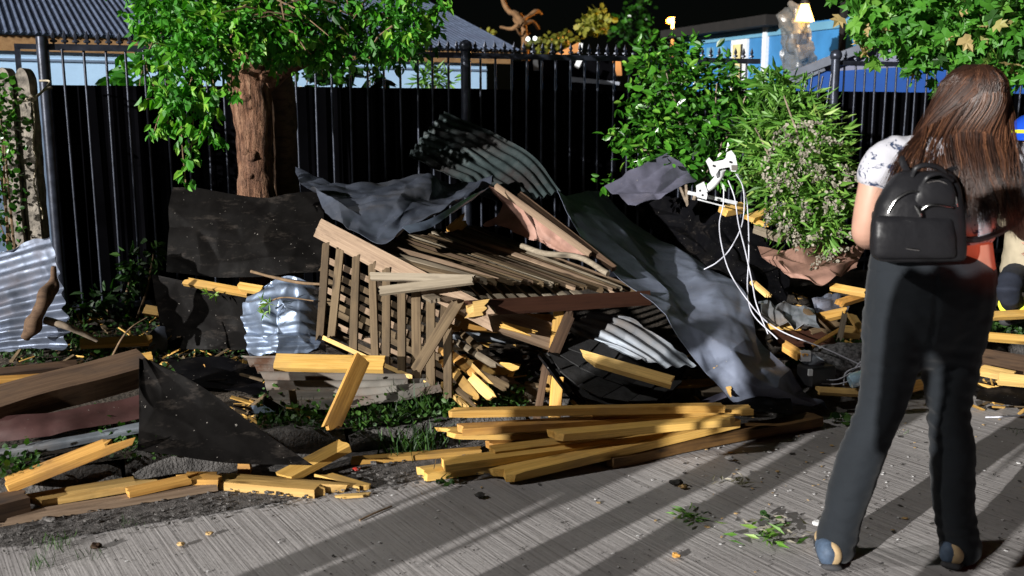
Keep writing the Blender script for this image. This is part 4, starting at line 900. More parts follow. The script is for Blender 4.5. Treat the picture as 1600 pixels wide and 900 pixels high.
SH('corrugated_sheet', [[(-60, 405, 5.2), (0, 392, 5.2), (40, 380, 5.2), (74, 369, 5.2)], [(-60, 470, 5.05), (0, 455, 5.05), (50, 440, 5.05), (96, 432, 5.0)], [(-60, 520, 4.95), (0, 510, 4.95), (50, 500, 4.95), (102, 492, 4.9)], [(-60, 552, 4.9), (0, 548, 4.88), (50, 545, 4.86), (100, 545, 4.8)]], 'pinkzinc', 'silvery corrugated sheet with ragged end at the left edge', corr=('v', .078, .016), crum=.006, cf=1.6, seed=20, facet=(5, 3, .012), nu=70, nv=130, ragged=.03)
SH('corrugated_sheet', [[(930, 488, 5.05), (985, 498, 5.0), (1035, 528, 4.85), (1088, 572, 4.62)], [(905, 500, 4.98), (950, 515, 4.9), (1000, 545, 4.75), (1040, 572, 4.62)], [(885, 515, 4.95), (915, 535, 4.85), (950, 540, 4.8), (985, 556, 4.7)]], 'dullzinc', 'grey zinc corrugated sheet above the black roofing felt', corr=('v', .07, .009), crum=.004, seed=21, nu=36, nv=70, ragged=.03)
felt = tag(empty('roofing_felt', A(955, 630, 4.5)), 'black roofing felt slab with overlapping shingles behind the front planks', 'roofing felt')
sheet('felt_sheet', [[(900, 525, 4.85), (960, 540, 4.85), (1020, 560, 4.85), (1078, 570, 4.8)], [(868, 550, 4.68), (930, 575, 4.65), (1000, 598, 4.65), (1060, 600, 4.65)], [(846, 552, 4.6), (885, 600, 4.5), (950, 632, 4.48), (1030, 634, 4.5)]], M['felt'], 36, 30, crum=.012, seed=22, parent=felt, thick=.008, ragged=.015)
def fp(u, v):
    g = [[Vector(A(*p)) for p in r] for r in [[(900, 525, 4.85), (960, 540, 4.85), (1020, 560, 4.85), (1078, 570, 4.8)], [(868, 550, 4.68), (930, 575, 4.65), (1000, 598, 4.65), (1060, 600, 4.65)], [(846, 552, 4.6), (885, 600, 4.5), (950, 632, 4.48), (1030, 634, 4.5)]]]
    return cr([cr(r, u) for r in g], v)
for i in range(5):
    for j in range(3):
        u0, u1 = .04 + i * .19 + .05 * (j % 2), .04 + i * .19 + .175 + .05 * (j % 2); v0, v1 = .06 + j * .29, .06 + j * .29 + .34
        if u1 > 1: continue
        q = [fp(u0, v0), fp(u1, v0), fp(u1, v1), fp(u0, v1)]; nn = (q[1] - q[0]).cross(q[3] - q[0]).normalized()
        if nn.y > 0: nn = -nn
        V = [p + nn * (.012 + r4.uniform(0, .004) + (.006 if k > 1 else 0)) for k, p in enumerate(q)] + [p + nn * (.018 + (.008 if k > 1 else 0)) for k, p in enumerate(q)]
        mesh_obj('shingle', V, [(0, 1, 2, 3), (7, 6, 5, 4), (0, 4, 5, 1), (1, 5, 6, 2), (2, 6, 7, 3), (3, 7, 4, 0)], M['felt'], felt)
SH('felt_roll', [[(846, 548, 4.6), (870, 580, 4.52), (895, 610, 4.46)], [(842, 556, 4.52), (866, 590, 4.46), (888, 620, 4.42)], [(856, 562, 4.55), (876, 596, 4.5), (905, 628, 4.46)]], 'blackm', 'rolled shiny black edge at the left end of the roofing felt', cat='roofing felt', nu=20, nv=14, seed=23, thick=.006)
BD('plank', A(920, 560, 4.5), A(1050, 598, 4.42), .055, .035, 'pine2', 'split yellow plank lying on the black roofing felt', up=(0, -.6, .8), b0=.07, b1=.012, seed=24)
SH('pink_sheet', [[(1185, 378, 5.75), (1240, 390, 5.7), (1300, 385, 5.8), (1352, 375, 5.9)], [(1200, 402, 5.55), (1250, 418, 5.5), (1300, 415, 5.6), (1345, 400, 5.8)], [(1240, 425, 5.45), (1280, 446, 5.4), (1310, 432, 5.5), (1335, 418, 5.7)]], 'pinkb', 'pinkish brown bent sheet under the flowering shrub', crum=.01, seed=25, facet=(5, 3, .04), nu=60, nv=40)
SH('crushed_sheet', [[(1185, 470, 5.35), (1230, 476, 5.35), (1272, 482, 5.3)], [(1188, 488, 5.2), (1230, 494, 5.2), (1276, 500, 5.15)], [(1190, 500, 5.15), (1235, 508, 5.1), (1282, 512, 5.1)]], 'dullzinc', 'crushed dirty grey sheet in the wreckage left of the woman', crum=.01, cf=6, seed=26, facet=(7, 3, .03), nu=70, nv=34)
# dark sheets and timbers, left
BD('beam', A(-20, 640, 4.0), A(226, 572, 4.45), .17, .11, 'darkw', 'thick weathered dark beam at the left edge beside triangular sheet', up=(-.1, -.45, .88), cat='beam', b0=.03, seed=27, wig=.006, seg=18)
SH('maroon_sheet', [[(-40, 650, 3.95), (60, 648, 4.0), (140, 632, 4.1), (222, 616, 4.2)], [(-40, 672, 3.88), (60, 668, 3.92), (140, 652, 4.02), (222, 640, 4.12)], [(-40, 690, 3.84), (60, 684, 3.88), (140, 668, 3.98), (222, 652, 4.08)]], 'maroon', 'dark maroon bent sheet under the thick weathered beam', crum=.015, seed=28, nu=40, nv=14)
SH('gutter_rail', [[(-30, 706, 3.76), (60, 690, 3.84), (130, 678, 3.92), (220, 660, 4.02)], [(-30, 712, 3.72), (60, 697, 3.80), (130, 685, 3.88), (220, 668, 3.98)], [(-30, 722, 3.72), (60, 708, 3.80), (130, 694, 3.88), (220, 676, 3.98)]], 'dullzinc', 'long dull metal rail below the maroon sheet', nu=20, nv=8, seed=29, crum=.004)
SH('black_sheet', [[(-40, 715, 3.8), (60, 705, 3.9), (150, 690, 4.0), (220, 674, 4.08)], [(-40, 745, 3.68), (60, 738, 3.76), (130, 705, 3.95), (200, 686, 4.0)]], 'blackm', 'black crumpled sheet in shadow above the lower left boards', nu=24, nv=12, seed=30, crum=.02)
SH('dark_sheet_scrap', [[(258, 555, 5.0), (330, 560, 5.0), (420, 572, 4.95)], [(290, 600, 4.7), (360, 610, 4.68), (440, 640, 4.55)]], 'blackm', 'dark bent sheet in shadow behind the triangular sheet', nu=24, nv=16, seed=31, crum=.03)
SH('pale_strip', [[(392, 634, 4.35), (420, 632, 4.35), (445, 636, 4.35)], [(398, 646, 4.3), (425, 644, 4.3), (446, 642, 4.3)]], 'silver', 'small pale metal strip behind the triangular sheet edge', nu=12, nv=5, seed=32)
BD('shadow_board', A(560, 705, 4.28), A(612, 700, 4.3), .10, .02, 'darkw', 'small dark board standing in for the shadow of slanted orange plank on kerb', up=(0, -1, .2), cat='board', seed=25)  # added dark board stands in for the slanted plank's shadow on the kerb
# ------------------------------------------------------------------ loose planks
def GP(px, py, z): return G(px, py, z)
# front pile (each z is the height of the plank's middle)
for (n_, a, b_, w_, t, m_, lb, k) in [
    ('plank', (660, 741, .022), (1010, 694, .03), .095, .042, 'pine', 'lowest yellow plank of the front pile with a nail near its left end', {}),
    ('plank', (693, 727, .064), (1020, 684, .07), .085, .04, 'pine', 'yellow plank stacked on the lowest plank of the front pile', {}),
    ('plank', (783, 742, .03), (1140, 657, .10), .125, .045, 'pine', 'widest plank with pointed end lying aslant in front of the pile', {'b0': .05}),
    ('plank', (764, 696, .05), (1010, 668, .06), .05, .04, 'pine3', 'narrow orange plank behind the middle of front pile', {}),
    ('plank', (768, 707, .075), (1060, 668, .085), .085, .042, 'pine', 'middle plank of the front pile ending left at a clean cut', {}),
    ('plank', (697, 676, .10), (1000, 662, .11), .11, .03, 'pine', 'warped plank with lifted broken left end in the front pile', {'b0': .06, 'bend': -.02}),
    ('plank', (722, 671, .135), (1130, 646, .13), .08, .04, 'pine3', 'orange plank lying over the warped plank', {'b0': .03}),
    ('plank', (868, 680, .135), (1145, 656, .15), .075, .04, 'pine', 'bright plank with bent nails on top of the front pile', {'b0': .03, 'b1': .05}),
    ('plank', (703, 645, .19), (1128, 637, .19), .05, .042, 'pine', 'long thin plank at the back of front pile, upper one', {'b0': .05}),
    ('plank', (925, 648, .155), (1172, 640, .16), .08, .035, 'pine', 'long plank under the thin back plank reaching farthest right', {}),
    ('plank', (946, 718, .03), (1274, 654, .035), .10, .055, 'charw', 'charred dark plank with rotten left end on the road', {'b0': .03, 'wig': .006}),
    ('plank', (550, 720, .02), (750, 704, .02), .05, .028, 'pine', 'single yellow plank lying in the gutter left of front pile', {}),
    ('plank', (510 + -66, 746, .03), (540, 696, .10), .10, .036, 'pine', 'short yellow plank resting on edge of triangular sheet', {}),
    ('plank', (336, 752, .02), (512, 766, .02), .10, .045, 'pine2', 'splintered yellow plank with notches on the road edge', {'b1': .07, 'b0': .02}),
    ('plank', (508, 744, .02), (570, 762, .015), .05, .025, 'pine', 'little split offcut right of the notched plank', {'b0': .05, 'b1': .02}),
    ('plank', (52, 782, .045), (222, 754, .05), .10, .035, 'pine2', 'pale pointed plank with notches at lower left', {'b0': .05, 'b1': .07}),
    ('plank', (-30, 818, .02), (340, 758, .025), .055, .035, 'dustw', 'long weathered strip along the gutter at lower left', {}),
    ('plank', (200, 770, .05), (300, 748, .06), .06, .03, 'pine3', 'reddish broken board behind the long weathered strip', {'b1': .04}),
    ('plank', (285, 748, .05), (340, 748, .045), .09, .035, 'pine3', 'short torn orange board end beside notched plank', {'b0': .05, 'b1': .03}),
    ('plank', (12, 758, .10), (176, 694, .20), .115, .04, 'pine3', 'orange plank propped up at the left over black sheet', {'b1': .10}),
    ('plank', (-30, 800, .06), (40, 782, .06), .12, .08, 'darkw', 'old beam end at the lower left corner', {}),
    ]:
    BD(n_, GP(*a), GP(*b_), w_, t * .84, m_, lb, **{**{'b0': .012, 'b1': .012}, **k}, seed=len(bpy.data.objects), seg=14)
BD('plank', A(566, 560, 4.36), A(517, 668, 4.08), .075, .026, 'pine3', 'orange plank slanting down from under the hanging laths', up=(.5, -.85, .2), b1=.03, seed=51)
BD('plank', A(430, 566, 4.5), A(600, 570, 4.5), .085, .03, 'pine', 'yellow plank lying level across the rust stained sheet', up=(0, -.6, .8), seed=52)
BD('plank', A(373, 733, 3.95), A(392, 733, 3.95), .06, .03, 'pine3', 'small orange stub under the tip of triangular sheet', up=(0, -1, .3), seed=53)
BD('plank', A(125, 537, 5.1), A(236, 532, 5.2), .05, .03, 'pine', 'yellow board in the weeds left of flat black panel', up=(0, -.7, .7), b1=.02, seed=54)
BD('plank', A(227, 484, 5.55), A(262, 490, 5.5), .055, .03, 'pine', 'short yellow board end poking out left of flat black panel', up=(0, -.8, .6), seed=55)
BD('plank', A(290, 440, 5.38), A(388, 458, 5.28), .045, .025, 'pine', 'yellow board lying on top edge of flat black panel', up=(0, -.7, .7), b0=.02, seed=56)
BD('plank', A(375, 448, 5.28), A(410, 454, 5.24), .045, .03, 'pine', 'short yellow piece beside the crumpled silver sheet', up=(0, -.7, .7), b0=.02, seed=57)
BD('plank', A(285, 572, 5.0), A(320, 580, 4.9), .06, .03, 'pine3', 'red orange broken stub in the dark behind triangular sheet', up=(0, -.7, .7), b0=.03, b1=.04, seed=58)
BD('plank', A(150, 575, 5.0), A(238, 558, 5.1), .06, .03, 'pine', 'yellow board half hidden behind the thick weathered beam', up=(0, -.5, .85), b0=.03, seed=59)
BD('plank', A(-20, 585, 4.7), A(120, 570, 4.9), .05, .03, 'darkw', 'brown board above the thick beam at the left edge', up=(0, -.5, .85), seed=60)
BD('plank', A(-20, 598, 4.5), A(105, 590, 4.7), .05, .035, 'pine3', 'orange brown board just above the thick beam at left edge', up=(0, -.6, .8), seed=61)
# behind and right: wreckage around the woman
for (a, b_, w_, t, m_, lb) in [((1130, 330, 5.75), (1162, 324, 5.8), .05, .05, 'pine', 'short bright board end under the white bracket'), ((1170, 342, 5.7), (1198, 332, 5.8), .05, .03, 'pine', 'short bright board end right of the cables'),
    ((1175, 344, 5.75), (1200, 352, 5.7), .025, .02, 'pine', 'thin yellow stick below the board end right of the cables'), ((1178, 358, 5.7), (1222, 374, 5.6), .04, .03, 'greyw', 'grey board edge sticking out by flowering shrub'),
    ((1190, 492, 5.3), (1212, 498, 5.2), .04, .025, 'pine', 'short yellow stub at left of crushed grey sheet'), ((1198, 513, 5.2), (1250, 509, 5.2), .04, .03, 'pine', 'yellow board under the crushed grey sheet'),
    ((1210, 528, 5.15), (1300, 528, 5.2), .10, .03, 'brownw', 'broad dark brown board below the crushed sheet'), ((1298, 448, 5.5), (1352, 458, 5.4), .04, .03, 'pine', 'bright orange board pointing at the woman'), ((1312, 474, 5.4), (1350, 462, 5.5), .04, .035, 'pine3', 'orange stick under the bright orange board'),
    ((1275, 498, 5.3), (1320, 488, 5.3), .05, .03, 'pine', 'yellow brown board in the wreckage left of her hip'), ((1265, 518, 5.2), (1310, 505, 5.3), .05, .02, 'oldw', 'flat brown board under yellow brown board'), ((1330, 492, 5.2), (1348, 520, 5.1), .04, .02, 'pine2', 'pale splintered board next to her thigh'),
    ((1315, 518, 5.15), (1340, 520, 5.15), .05, .05, 'pine2', 'sawn pale block beside the little weeds'), ((1320, 490, 5.1), (1312, 530, 5.05), .03, .015, 'greyw', 'grey upright splinter by the pale block'), ((1270, 540, 5.0), (1318, 512, 5.15), .02, .015, 'pine3', 'thin reddish stick slanting by weeds'),
    ((1225, 540, 4.95), (1252, 557, 4.85), .05, .035, 'pine3', 'orange stub with dark bands above the long slate sheet'), ((1278, 610, 4.75), (1345, 614, 4.75), .035, .025, 'pine2', 'pale lath on the ground behind the bottle'), ((1258, 484, 5.25), (1295, 520, 5.15), .03, .02, 'oldw', 'dark stick across crushed sheet end'),
    ((1415, 607, 4.9), (1442, 600, 5.0), .05, .03, 'pine3', 'orange bit of wood seen between her knees'), ((1545, 494, 5.6), (1625, 490, 5.7), .05, .03, 'pine', 'yellow board right of the woman below the crouching person'), ((1542, 526, 5.3), (1640, 534, 5.3), .045, .03, 'pine', 'long yellow board across the weeds at the right edge'),
    ((1535, 560, 5.2), (1640, 578, 5.0), .14, .03, 'darkw', 'wide dark brown board at right edge'), ((1532, 578, 5.0), (1580, 588, 4.9), .06, .035, 'pine2', 'pale board under the wide dark board'), ((1560, 592, 4.85), (1640, 600, 4.8), .05, .04, 'pine2', 'sawn yellow batten at right edge nearest the road'), ((1095, 612, 4.7), (1135, 612, 4.65), .035, .035, 'greyw', 'grey stub end under the left edge of long slate sheet'),
    ((1118, 575, 4.6), (1142, 612, 4.5), .025, .02, 'pine2', 'thin pale stick against the long slate sheet'), ((960, 604, 4.75), (1120, 598, 4.7), .04, .02, 'pine3', 'thin reddish board behind the roofing felt'), ((1175, 440, 5.4), (1200, 462, 5.3), .03, .02, 'pine2', 'pale stick beside the hanging cables')]:
    BD('plank', A(*a), A(*b_), w_, t, m_, lb, up=(r4.uniform(-.2, .2), -.6, .75), b0=.015, b1=.02, seed=len(bpy.data.objects), seg=8)
SH('angle_strip', [[(1055, 640, 4.5), (1090, 628, 4.5), (1130, 612, 4.55)], [(1062, 646, 4.45), (1098, 634, 4.45), (1136, 620, 4.5)]], 'slate2', 'bent grey metal strip in front of the long slate sheet', nu=14, nv=6, seed=34)
SH('black_scrap', [[(1120, 625, 4.6), (1180, 622, 4.6), (1235, 622, 4.65)], [(1115, 645, 4.45), (1180, 648, 4.42), (1240, 646, 4.5)]], 'blackm', 'black scrap sheet under the foot of long slate sheet', nu=20, nv=10, seed=35, crum=.02)
SH('black_scrap', [[(1530, 606, 4.85), (1580, 603, 4.85), (1640, 608, 4.8)], [(1525, 622, 4.7), (1580, 630, 4.65), (1640, 632, 4.65)]], 'blackm', 'black scrap sheet lying on the road behind the woman', nu=20, nv=10, seed=36, crum=.015)
SH('brown_cloth', [[(1270, 470, 5.5), (1300, 455, 5.5), (1330, 470, 5.5)], [(1275, 490, 5.4), (1300, 488, 5.35), (1325, 485, 5.4)]], 'pinkzinc', 'crumpled pale scrap between the boards left of her hip', cat='scrap', nu=16, nv=12, seed=37, crum=.04, cf=5)
# log, branches
V, F = trunk_geo([A(38, 528, 4.75), A(58, 500, 4.75), A(74, 465, 4.75), A(84, 440, 4.8), A(84, 416, 4.8)], [.022, .044, .042, .032, .012], 4, 16, 50, .42)
tag(mesh_obj('rotten_log', V, F, M['darkw'], None, 60), 'rotten broken branch stump leaning on ragged corrugated sheet', 'log')
for pts, r, lb in (([(70, 500, 4.8), (100, 508, 4.8), (125, 518, 4.85), (152, 532, 4.9)], .022, 'grey fallen branch running right from the rotten stump'), ([(176, 556, 4.8), (190, 530, 4.85), (205, 512, 4.9), (230, 496, 5.0)], .006, 'thin curved twig rising above the yellow board'),
                 ([(392, 424, 5.2), (430, 434, 5.15), (470, 442, 5.1), (500, 444, 5.05)], .01, 'pale bent twig over the crumpled silver sheet'), ([(405, 480, 4.98), (440, 465, 4.97), (490, 470, 4.95)], .005, 'fine dark twig on the crumpled silver sheet')):
    V, F = trunk_geo([A(*p) for p in pts], [r, r * .9, r * .8, r * .6][:len(pts)], 3, 7, 20, .12); tag(mesh_obj('fallen_branch', V, F, M['twig'] if r < .02 else M['greytwig'], None, 60), lb, 'branch')
L = []
for (px, py, Y) in ((325, 458, 5.3), (335, 460, 5.28), (410, 470, 4.96), (412, 490, 4.95), (420, 475, 4.96)):
    for _ in range(7): L.append((A(px, py, Y), Vector((r4.uniform(-1, 1), -.3, r4.uniform(-.6, .8))), r4.uniform(.03, .07), r4.uniform(.6, 1)))
leaves('leaf_sprigs', L, LANCE, M['leafC'], None, 15, 'little green sprigs caught on the panel and silver sheet', 'sprigs')

# white TV bracket with cables
br = tag(empty('wall_bracket', A(1100, 315, 5.6)), 'white metal mounting bracket on a bent arm above the black sheet', 'bracket')
def plate(name, pts, Y, th, m, par):
    slab(name, [A(x, y, Y + dy) for x, y, dy in pts], th, m, par)
X = [(1103, 252), (1108, 246), (1114, 253), (1130, 250), (1134, 247), (1136, 238), (1143, 235), (1149, 243), (1153, 262), (1150, 268), (1143, 268), (1140, 261), (1124, 264), (1118, 274), (1113, 276), (1110, 270), (1108, 262)]
plate('vesa_plate', [(x, y, 0) for x, y in X], 5.5, .008, M['white'], br)
cable('arm', [A(1128, 264, 5.53), A(1124, 275, 5.56), A(1112, 290, 5.58), A(1098, 298, 5.6)], .022, M['white'], None, None, 14, 10, parent=br)
plate('base_plate', [(1088, 290, 0), (1100, 284, 0), (1106, 300, 0), (1104, 312, 0), (1089, 308, 0)], 5.56, .012, M['white'], br)
bm = bmesh.new(); add_bar(bm, A(1076, 301, 5.62), A(1150, 317, 5.66), .035, .02); add_bar(bm, A(1092, 312, 5.6), A(1130, 322, 5.62), .05, .008); bm_obj('rail', bm, M['white'], br)
for (x, y) in ((1115, 259), (1141, 253), (1094, 298), (1098, 305)):
    bm = bmesh.new(); bmesh.ops.create_cone(bm, cap_ends=True, segments=8, radius1=.006, radius2=.006, depth=.01, matrix=Matrix.Translation(A(x, y, 5.494)) @ Matrix.Rotation(math.pi / 2, 4, 'X')); bm_obj('bolt', bm, M['blackp'], br)
SH('bracket_rust', [[(1143, 258, 5.49), (1152, 258, 5.49)], [(1143, 266, 5.49), (1152, 266, 5.49)]], 'rustzinc', 'rusty clip hanging at the corner of white bracket', cat='clip', nu=5, nv=5, seed=38)
for pts, lb in (([(1131, 290, 5.5), (1130, 320, 5.48), (1124, 350, 5.45), (1128, 385, 5.4), (1140, 425, 5.3), (1165, 465, 5.2), (1195, 500, 5.1), (1230, 522, 5.0), (1290, 545, 4.9), (1345, 570, 4.85)], 'leftmost white cable hanging from bracket and running to her knee'),
                ([(1138, 282, 5.52), (1148, 310, 5.48), (1154, 350, 5.4), (1164, 390, 5.3), (1175, 440, 5.2), (1182, 475, 5.1), (1200, 522, 5.0)], 'second white cable from the left, hanging straight'),
                ([(1150, 272, 5.52), (1160, 290, 5.46), (1163, 320, 5.42), (1158, 355, 5.4), (1140, 390, 5.38), (1120, 410, 5.36), (1100, 421, 5.38)], 'white cable curling back left to the black sheet'),
                ([(1152, 272, 5.52), (1164, 300, 5.46), (1169, 340, 5.42), (1170, 400, 5.36), (1168, 450, 5.3), (1176, 490, 5.1), (1215, 530, 4.95)], 'rightmost white cable hanging with bluish edge'),
                ([(1265, 585, 4.82), (1300, 594, 4.8), (1325, 585, 4.8), (1345, 565, 4.82)], 'white cable loop on the ground behind the bottle, upper'),
                ([(1318, 602, 4.8), (1322, 582, 4.8), (1345, 572, 4.8)], 'small white cable bend left of the bottle'), ([(1270, 598, 4.8), (1310, 600, 4.78), (1345, 588, 4.78)], 'white cable on the ground behind the bottle, lower'),
                ([(1530, 610, 4.9), (1560, 608, 4.9), (1588, 618, 4.85)], 'white cable on the road right of her leg, farther'), ([(1540, 652, 4.55), (1570, 651, 4.5), (1640, 645, 4.5)], 'white cable on the road right of her leg, nearer')):
    cable('cable', [A(*p) for p in pts], .0036, M['cable'], lb, 'cable', 60, 6, 'white cables')
# broken box with wires, stone, bottle
M['stone'] = plain('grey speckled stone', (.13, .13, .135), .9, 0, .9, 60, .8, .008)
bx_ = tag(empty('broken_box', A(1265, 600, 4.85)), 'smashed black electrical box with loose parts beside long slate sheet', 'box')
bm = bmesh.new(); add_box(bm, A(1275, 585, 4.85), .16, .12, .10, Matrix.Rotation(.4, 3, 'Z')); bmesh.ops.bevel(bm, geom=bm.edges[:], offset=.01, segments=1, affect='EDGES'); bm_obj('case', bm, M['blackp'], bx_)
bm = bmesh.new(); bmesh.ops.create_cone(bm, cap_ends=False, segments=16, radius1=.05, radius2=.06, depth=.06, matrix=Matrix.Translation(A(1268, 563, 4.9)) @ Matrix.Rotation(.5, 4, 'Y')); bm_obj('ring', bm, M['dullzinc'], bx_, 40)
bm = bmesh.new(); add_box(bm, A(1266, 582, 4.76), .02, .02, .03); bm_obj('terminal', bm, M['white'], bx_)
bm = bmesh.new(); add_box(bm, A(1258, 556, 4.86), .05, .03, .05); bm_obj('terminal', bm, M['white'], bx_)
bm = bmesh.new(); bmesh.ops.create_icosphere(bm, subdivisions=4, radius=1)
cc = A(1318, 562, 5.05)
for v in bm.verts: v.co = cc + Vector((v.co.x * .16, v.co.y * .12, v.co.z * .09)) * (1 + .35 * noise.noise(v.co * 1.6) + .12 * noise.noise(v.co * 5))
tag(bm_obj('stone', bm, M['stone'], None, 60), 'dark speckled lump of broken concrete under the white cable', 'stone')
m, nt, b = nmat('crumpled clear plastic'); b.inputs['Base Color'].default_value = (.45, .65, .8, 1); b.inputs['Roughness'].default_value = .15; b.inputs['Transmission Weight'].default_value = .4; M['pet'] = m
bo = tag(empty('plastic_bottle', A(1340, 606, 4.72)), 'crushed pale blue plastic bottle on the ground by her knee', 'bottle')
V = []; F = []; prof = [(.012, .17), (.012, .155), (.032, .13), (.034, .10), (.028, .085), (.034, .07), (.034, .02), (.03, 0)]
ax = Vector((.9, .1, .35)).normalized(); e1_ = ax.orthogonal().normalized(); e2_ = ax.cross(e1_); c0 = A(1328, 597, 4.72)
for r, h in prof:
    for k in range(14):
        an = k * math.pi / 7; rr_ = r * (1 + .25 * noise.noise(Vector((math.cos(an) * 2, math.sin(an) * 2, h * 30)))); V.append(c0 + ax * h * .8 + (e1_ * math.cos(an) + e2_ * math.sin(an)) * rr_)
for i in range(len(prof) - 1):
    for k in range(14): F.append((i * 14 + k, i * 14 + (k + 1) % 14, (i + 1) * 14 + (k + 1) % 14, (i + 1) * 14 + k))
F.append(tuple(range(14))); F.append(tuple((len(prof) - 1) * 14 + k for k in range(14)))
mesh_obj('bottle_body', V, F, M['pet'], bo, 50)
V, F = tube_geo([c0 + ax * .136, c0 + ax * .155], .015, 10); mesh_obj('cap', V, F, M['white'], bo, 40)

# nails
for i, (px, py, z) in enumerate(((678, 733, .045), (1022, 674, .08), (1006, 676, .08), (962, 688, .08), (988, 652, .11))):
    p = G(px, py, z); d = Vector((r4.uniform(-.3, .3), r4.uniform(-.2, .2), 1 if i in (0, 4) else -1)).normalized()
    V, F = tube_geo([p, p + d * .045], .0022, 5); tag(mesh_obj('nail', V, F, M['chrome']), ['nail standing in left end of the lowest plank', 'bent nail under the bright top plank, right', 'bent nail under the bright top plank, middle', 'nail under the bright top plank, left', 'nail in the orange plank near the pile back'][i], 'nail', 'nails in the front pile')

# ------------------------------------------------------------------ litter on the road
def chips(name, n, area, size, m, seed, label, flat=.35, z=.004):
    r5 = random.Random(seed); V = []; F = []
    for _ in range(n):
        px, py = area(r5); c = G(px, py, z); s = size * r5.uniform(.35, 1.3) * (1.8 if r5.random() < .08 else 1); a = r5.uniform(0, 6.28); el = r5.uniform(.3, 1)
        k = r5.randint(4, 6); o = len(V)
        for zz in (0, 1):
            for j in range(k):
                an = a + j * 6.283 / k + r5.uniform(-.25, .25); x = math.cos(an - a) * s; y = math.sin(an - a) * s * el
                V.append(c + Vector((x * math.cos(a) - y * math.sin(a), x * math.sin(a) + y * math.cos(a), zz * s * flat * r5.uniform(.5, 1))))
        F.append(tuple(o + k + j for j in range(k))); F.append(tuple(o + k - 1 - j for j in range(k)))
        for j in range(k): F.append((o + j, o + (j + 1) % k, o + k + (j + 1) % k, o + k + j))
    return tag(mesh_obj(name, V, F, m), label, 'litter', None, 'stuff')
def area_all(r): 
    while True:
        x = r.uniform(0, 1600); y = r.uniform(660, 899)
        if y > 853 - .16 * x + 8: return x, y
def area_right(r): return r.gauss(1280, 160), 640 + abs(r.gauss(0, 95))
def area_gut(r):
    x = r.uniform(0, 900); return x, 853 - .16 * x - r.uniform(-12, 45)
M['chipd'] = plain('dark grit', (.04, .037, .034), .9, 0, .5, 40, .2); M['chipl'] = plain('pale plaster crumb', (.62, .62, .62), .9, 0, .2, 40, .2)
M['chipw'] = plain('wood chip', (.50, .33, .14), .8, 0, .4, 30, .2)
chips('dark_grit', 500, area_all, .0036, M['chipd'], 1, 'dark grit scattered over the concrete road')
chips('pale_crumbs', 160, area_right, .0055, M['chipl'], 2, 'pale plaster crumbs scattered in front of the woman')
chips('pale_crumbs', 60, area_all, .005, M['chipl'], 5, 'sparse white crumbs over the whole road')
chips('wood_chips', 90, area_right, .008, M['chipw'], 3, 'splintered wood chips scattered around her feet', .2)
chips('dark_litter', 110, area_right, .008, M['chipd'], 6, 'dark bits of debris scattered left of her feet', .2)
chips('gutter_gravel', 500, area_gut, .009, M['kerb'], 4, 'loose gravel lying in the gutter', .6, .012)
for (px, py, sz, m_, nm, lb) in ((150, 856, .018, 'darkw', 'pebble', 'brown pebble on the road at lower left'), (283, 852, .012, 'chipw', 'pebble', 'tan chip on the road below the notched plank'), (327, 835, .012, 'chipw', 'pebble', 'light chip right of the tan chip on the road'), (1057, 757, .022, 'chipd', 'pebble', 'black lump on the road below the charred plank'), (1066, 762, .014, 'chipw', 'pebble', 'orange crumb beside the black lump'), (1140, 718, .018, 'chipl', 'pebble', 'white plaster patch on road in front of charred plank'), (750, 776, .018, 'chipd', 'pebble', 'dark flat chip on the road below the front pile'), (1277, 820, .018, 'chipl', 'pebble', 'white plaster crumb left of her trouser hem'), (1056, 870, .014, 'pine3', 'pebble', 'orange chip on the road at lower middle'), (468, 735, .014, 'bulb_red', 'pebble', 'small red plastic bit by the yellow gutter plank')):
    if m_ == 'bulb_red': mm = M.setdefault('redbit', plain('red plastic', (.4, .03, .02), .5))
    elif m_ in M: mm = M[m_]
    bm = bmesh.new(); bmesh.ops.create_icosphere(bm, subdivisions=2, radius=1); c = G(px if m_ != 'bulb_red' else 557, py, .006)
    for v in bm.verts: v.co = c + Vector((v.co.x * 1.2, v.co.y, v.co.z * .5 + .4)) * sz * (1 + .5 * noise.noise(v.co * 1.5 + Vector((px, 0, 0))))
    tag(bm_obj(nm, bm, mm), lb, 'debris')
def sprig(px, py, n, lb, sz=.06, m_='leafC', shape=LANCE, spread=.03, seed=0):
    r6 = random.Random(px + seed); L = []; c = G(px, py, .01)
    for _ in range(n): L.append((c + Vector((r6.gauss(0, spread), r6.gauss(0, spread), r6.uniform(0, .015))), Vector((r6.uniform(-1, 1), r6.uniform(-1, 1), r6.uniform(-.05, .25))), sz * r6.uniform(.6, 1.3), r6.uniform(.1, .9)))
    o = leaves('leaf_sprig', L, shape, M[m_], None, px, lb, 'sprig', None)
    return o
sprig(1078, 810, 26, 'small green sprig lying on the road in the middle', .05)
sprig(1048, 798, 1, 'single pale leaf beside the small green sprig', .09, 'leafC', OVAL, .001, 3)
sprig(1145, 755, 14, 'wilted sprig on the road in front of charred plank', .05, 'dry', LANCE)
sprig(1195, 835, 30, 'dry twiggy sprig on the road left of the woman', .06, 'leafC', LANCE, .05)
sprig(1215, 832, 26, 'dry grey weed lying left of the trouser hem', .05, 'dry', LANCE, .05)
sprig(700, 757, 14, 'few dark leaves on the road below front pile', .03, 'weed', ROUND, .025)
sprig(1205, 810, 8, 'tiny green leaves above the dry sprig', .03, 'weed', ROUND, .015)
sprig(1320, 655, 20, 'green scraps at the end of charred plank', .04, 'weed', ROUND, .04)
cable('stick', [G(562, 813, .006), G(585, 802, .008), G(612, 791, .006)], .004, M['twig'], 'thin dark stick lying on the road below offcut', 'stick', 16, 5)
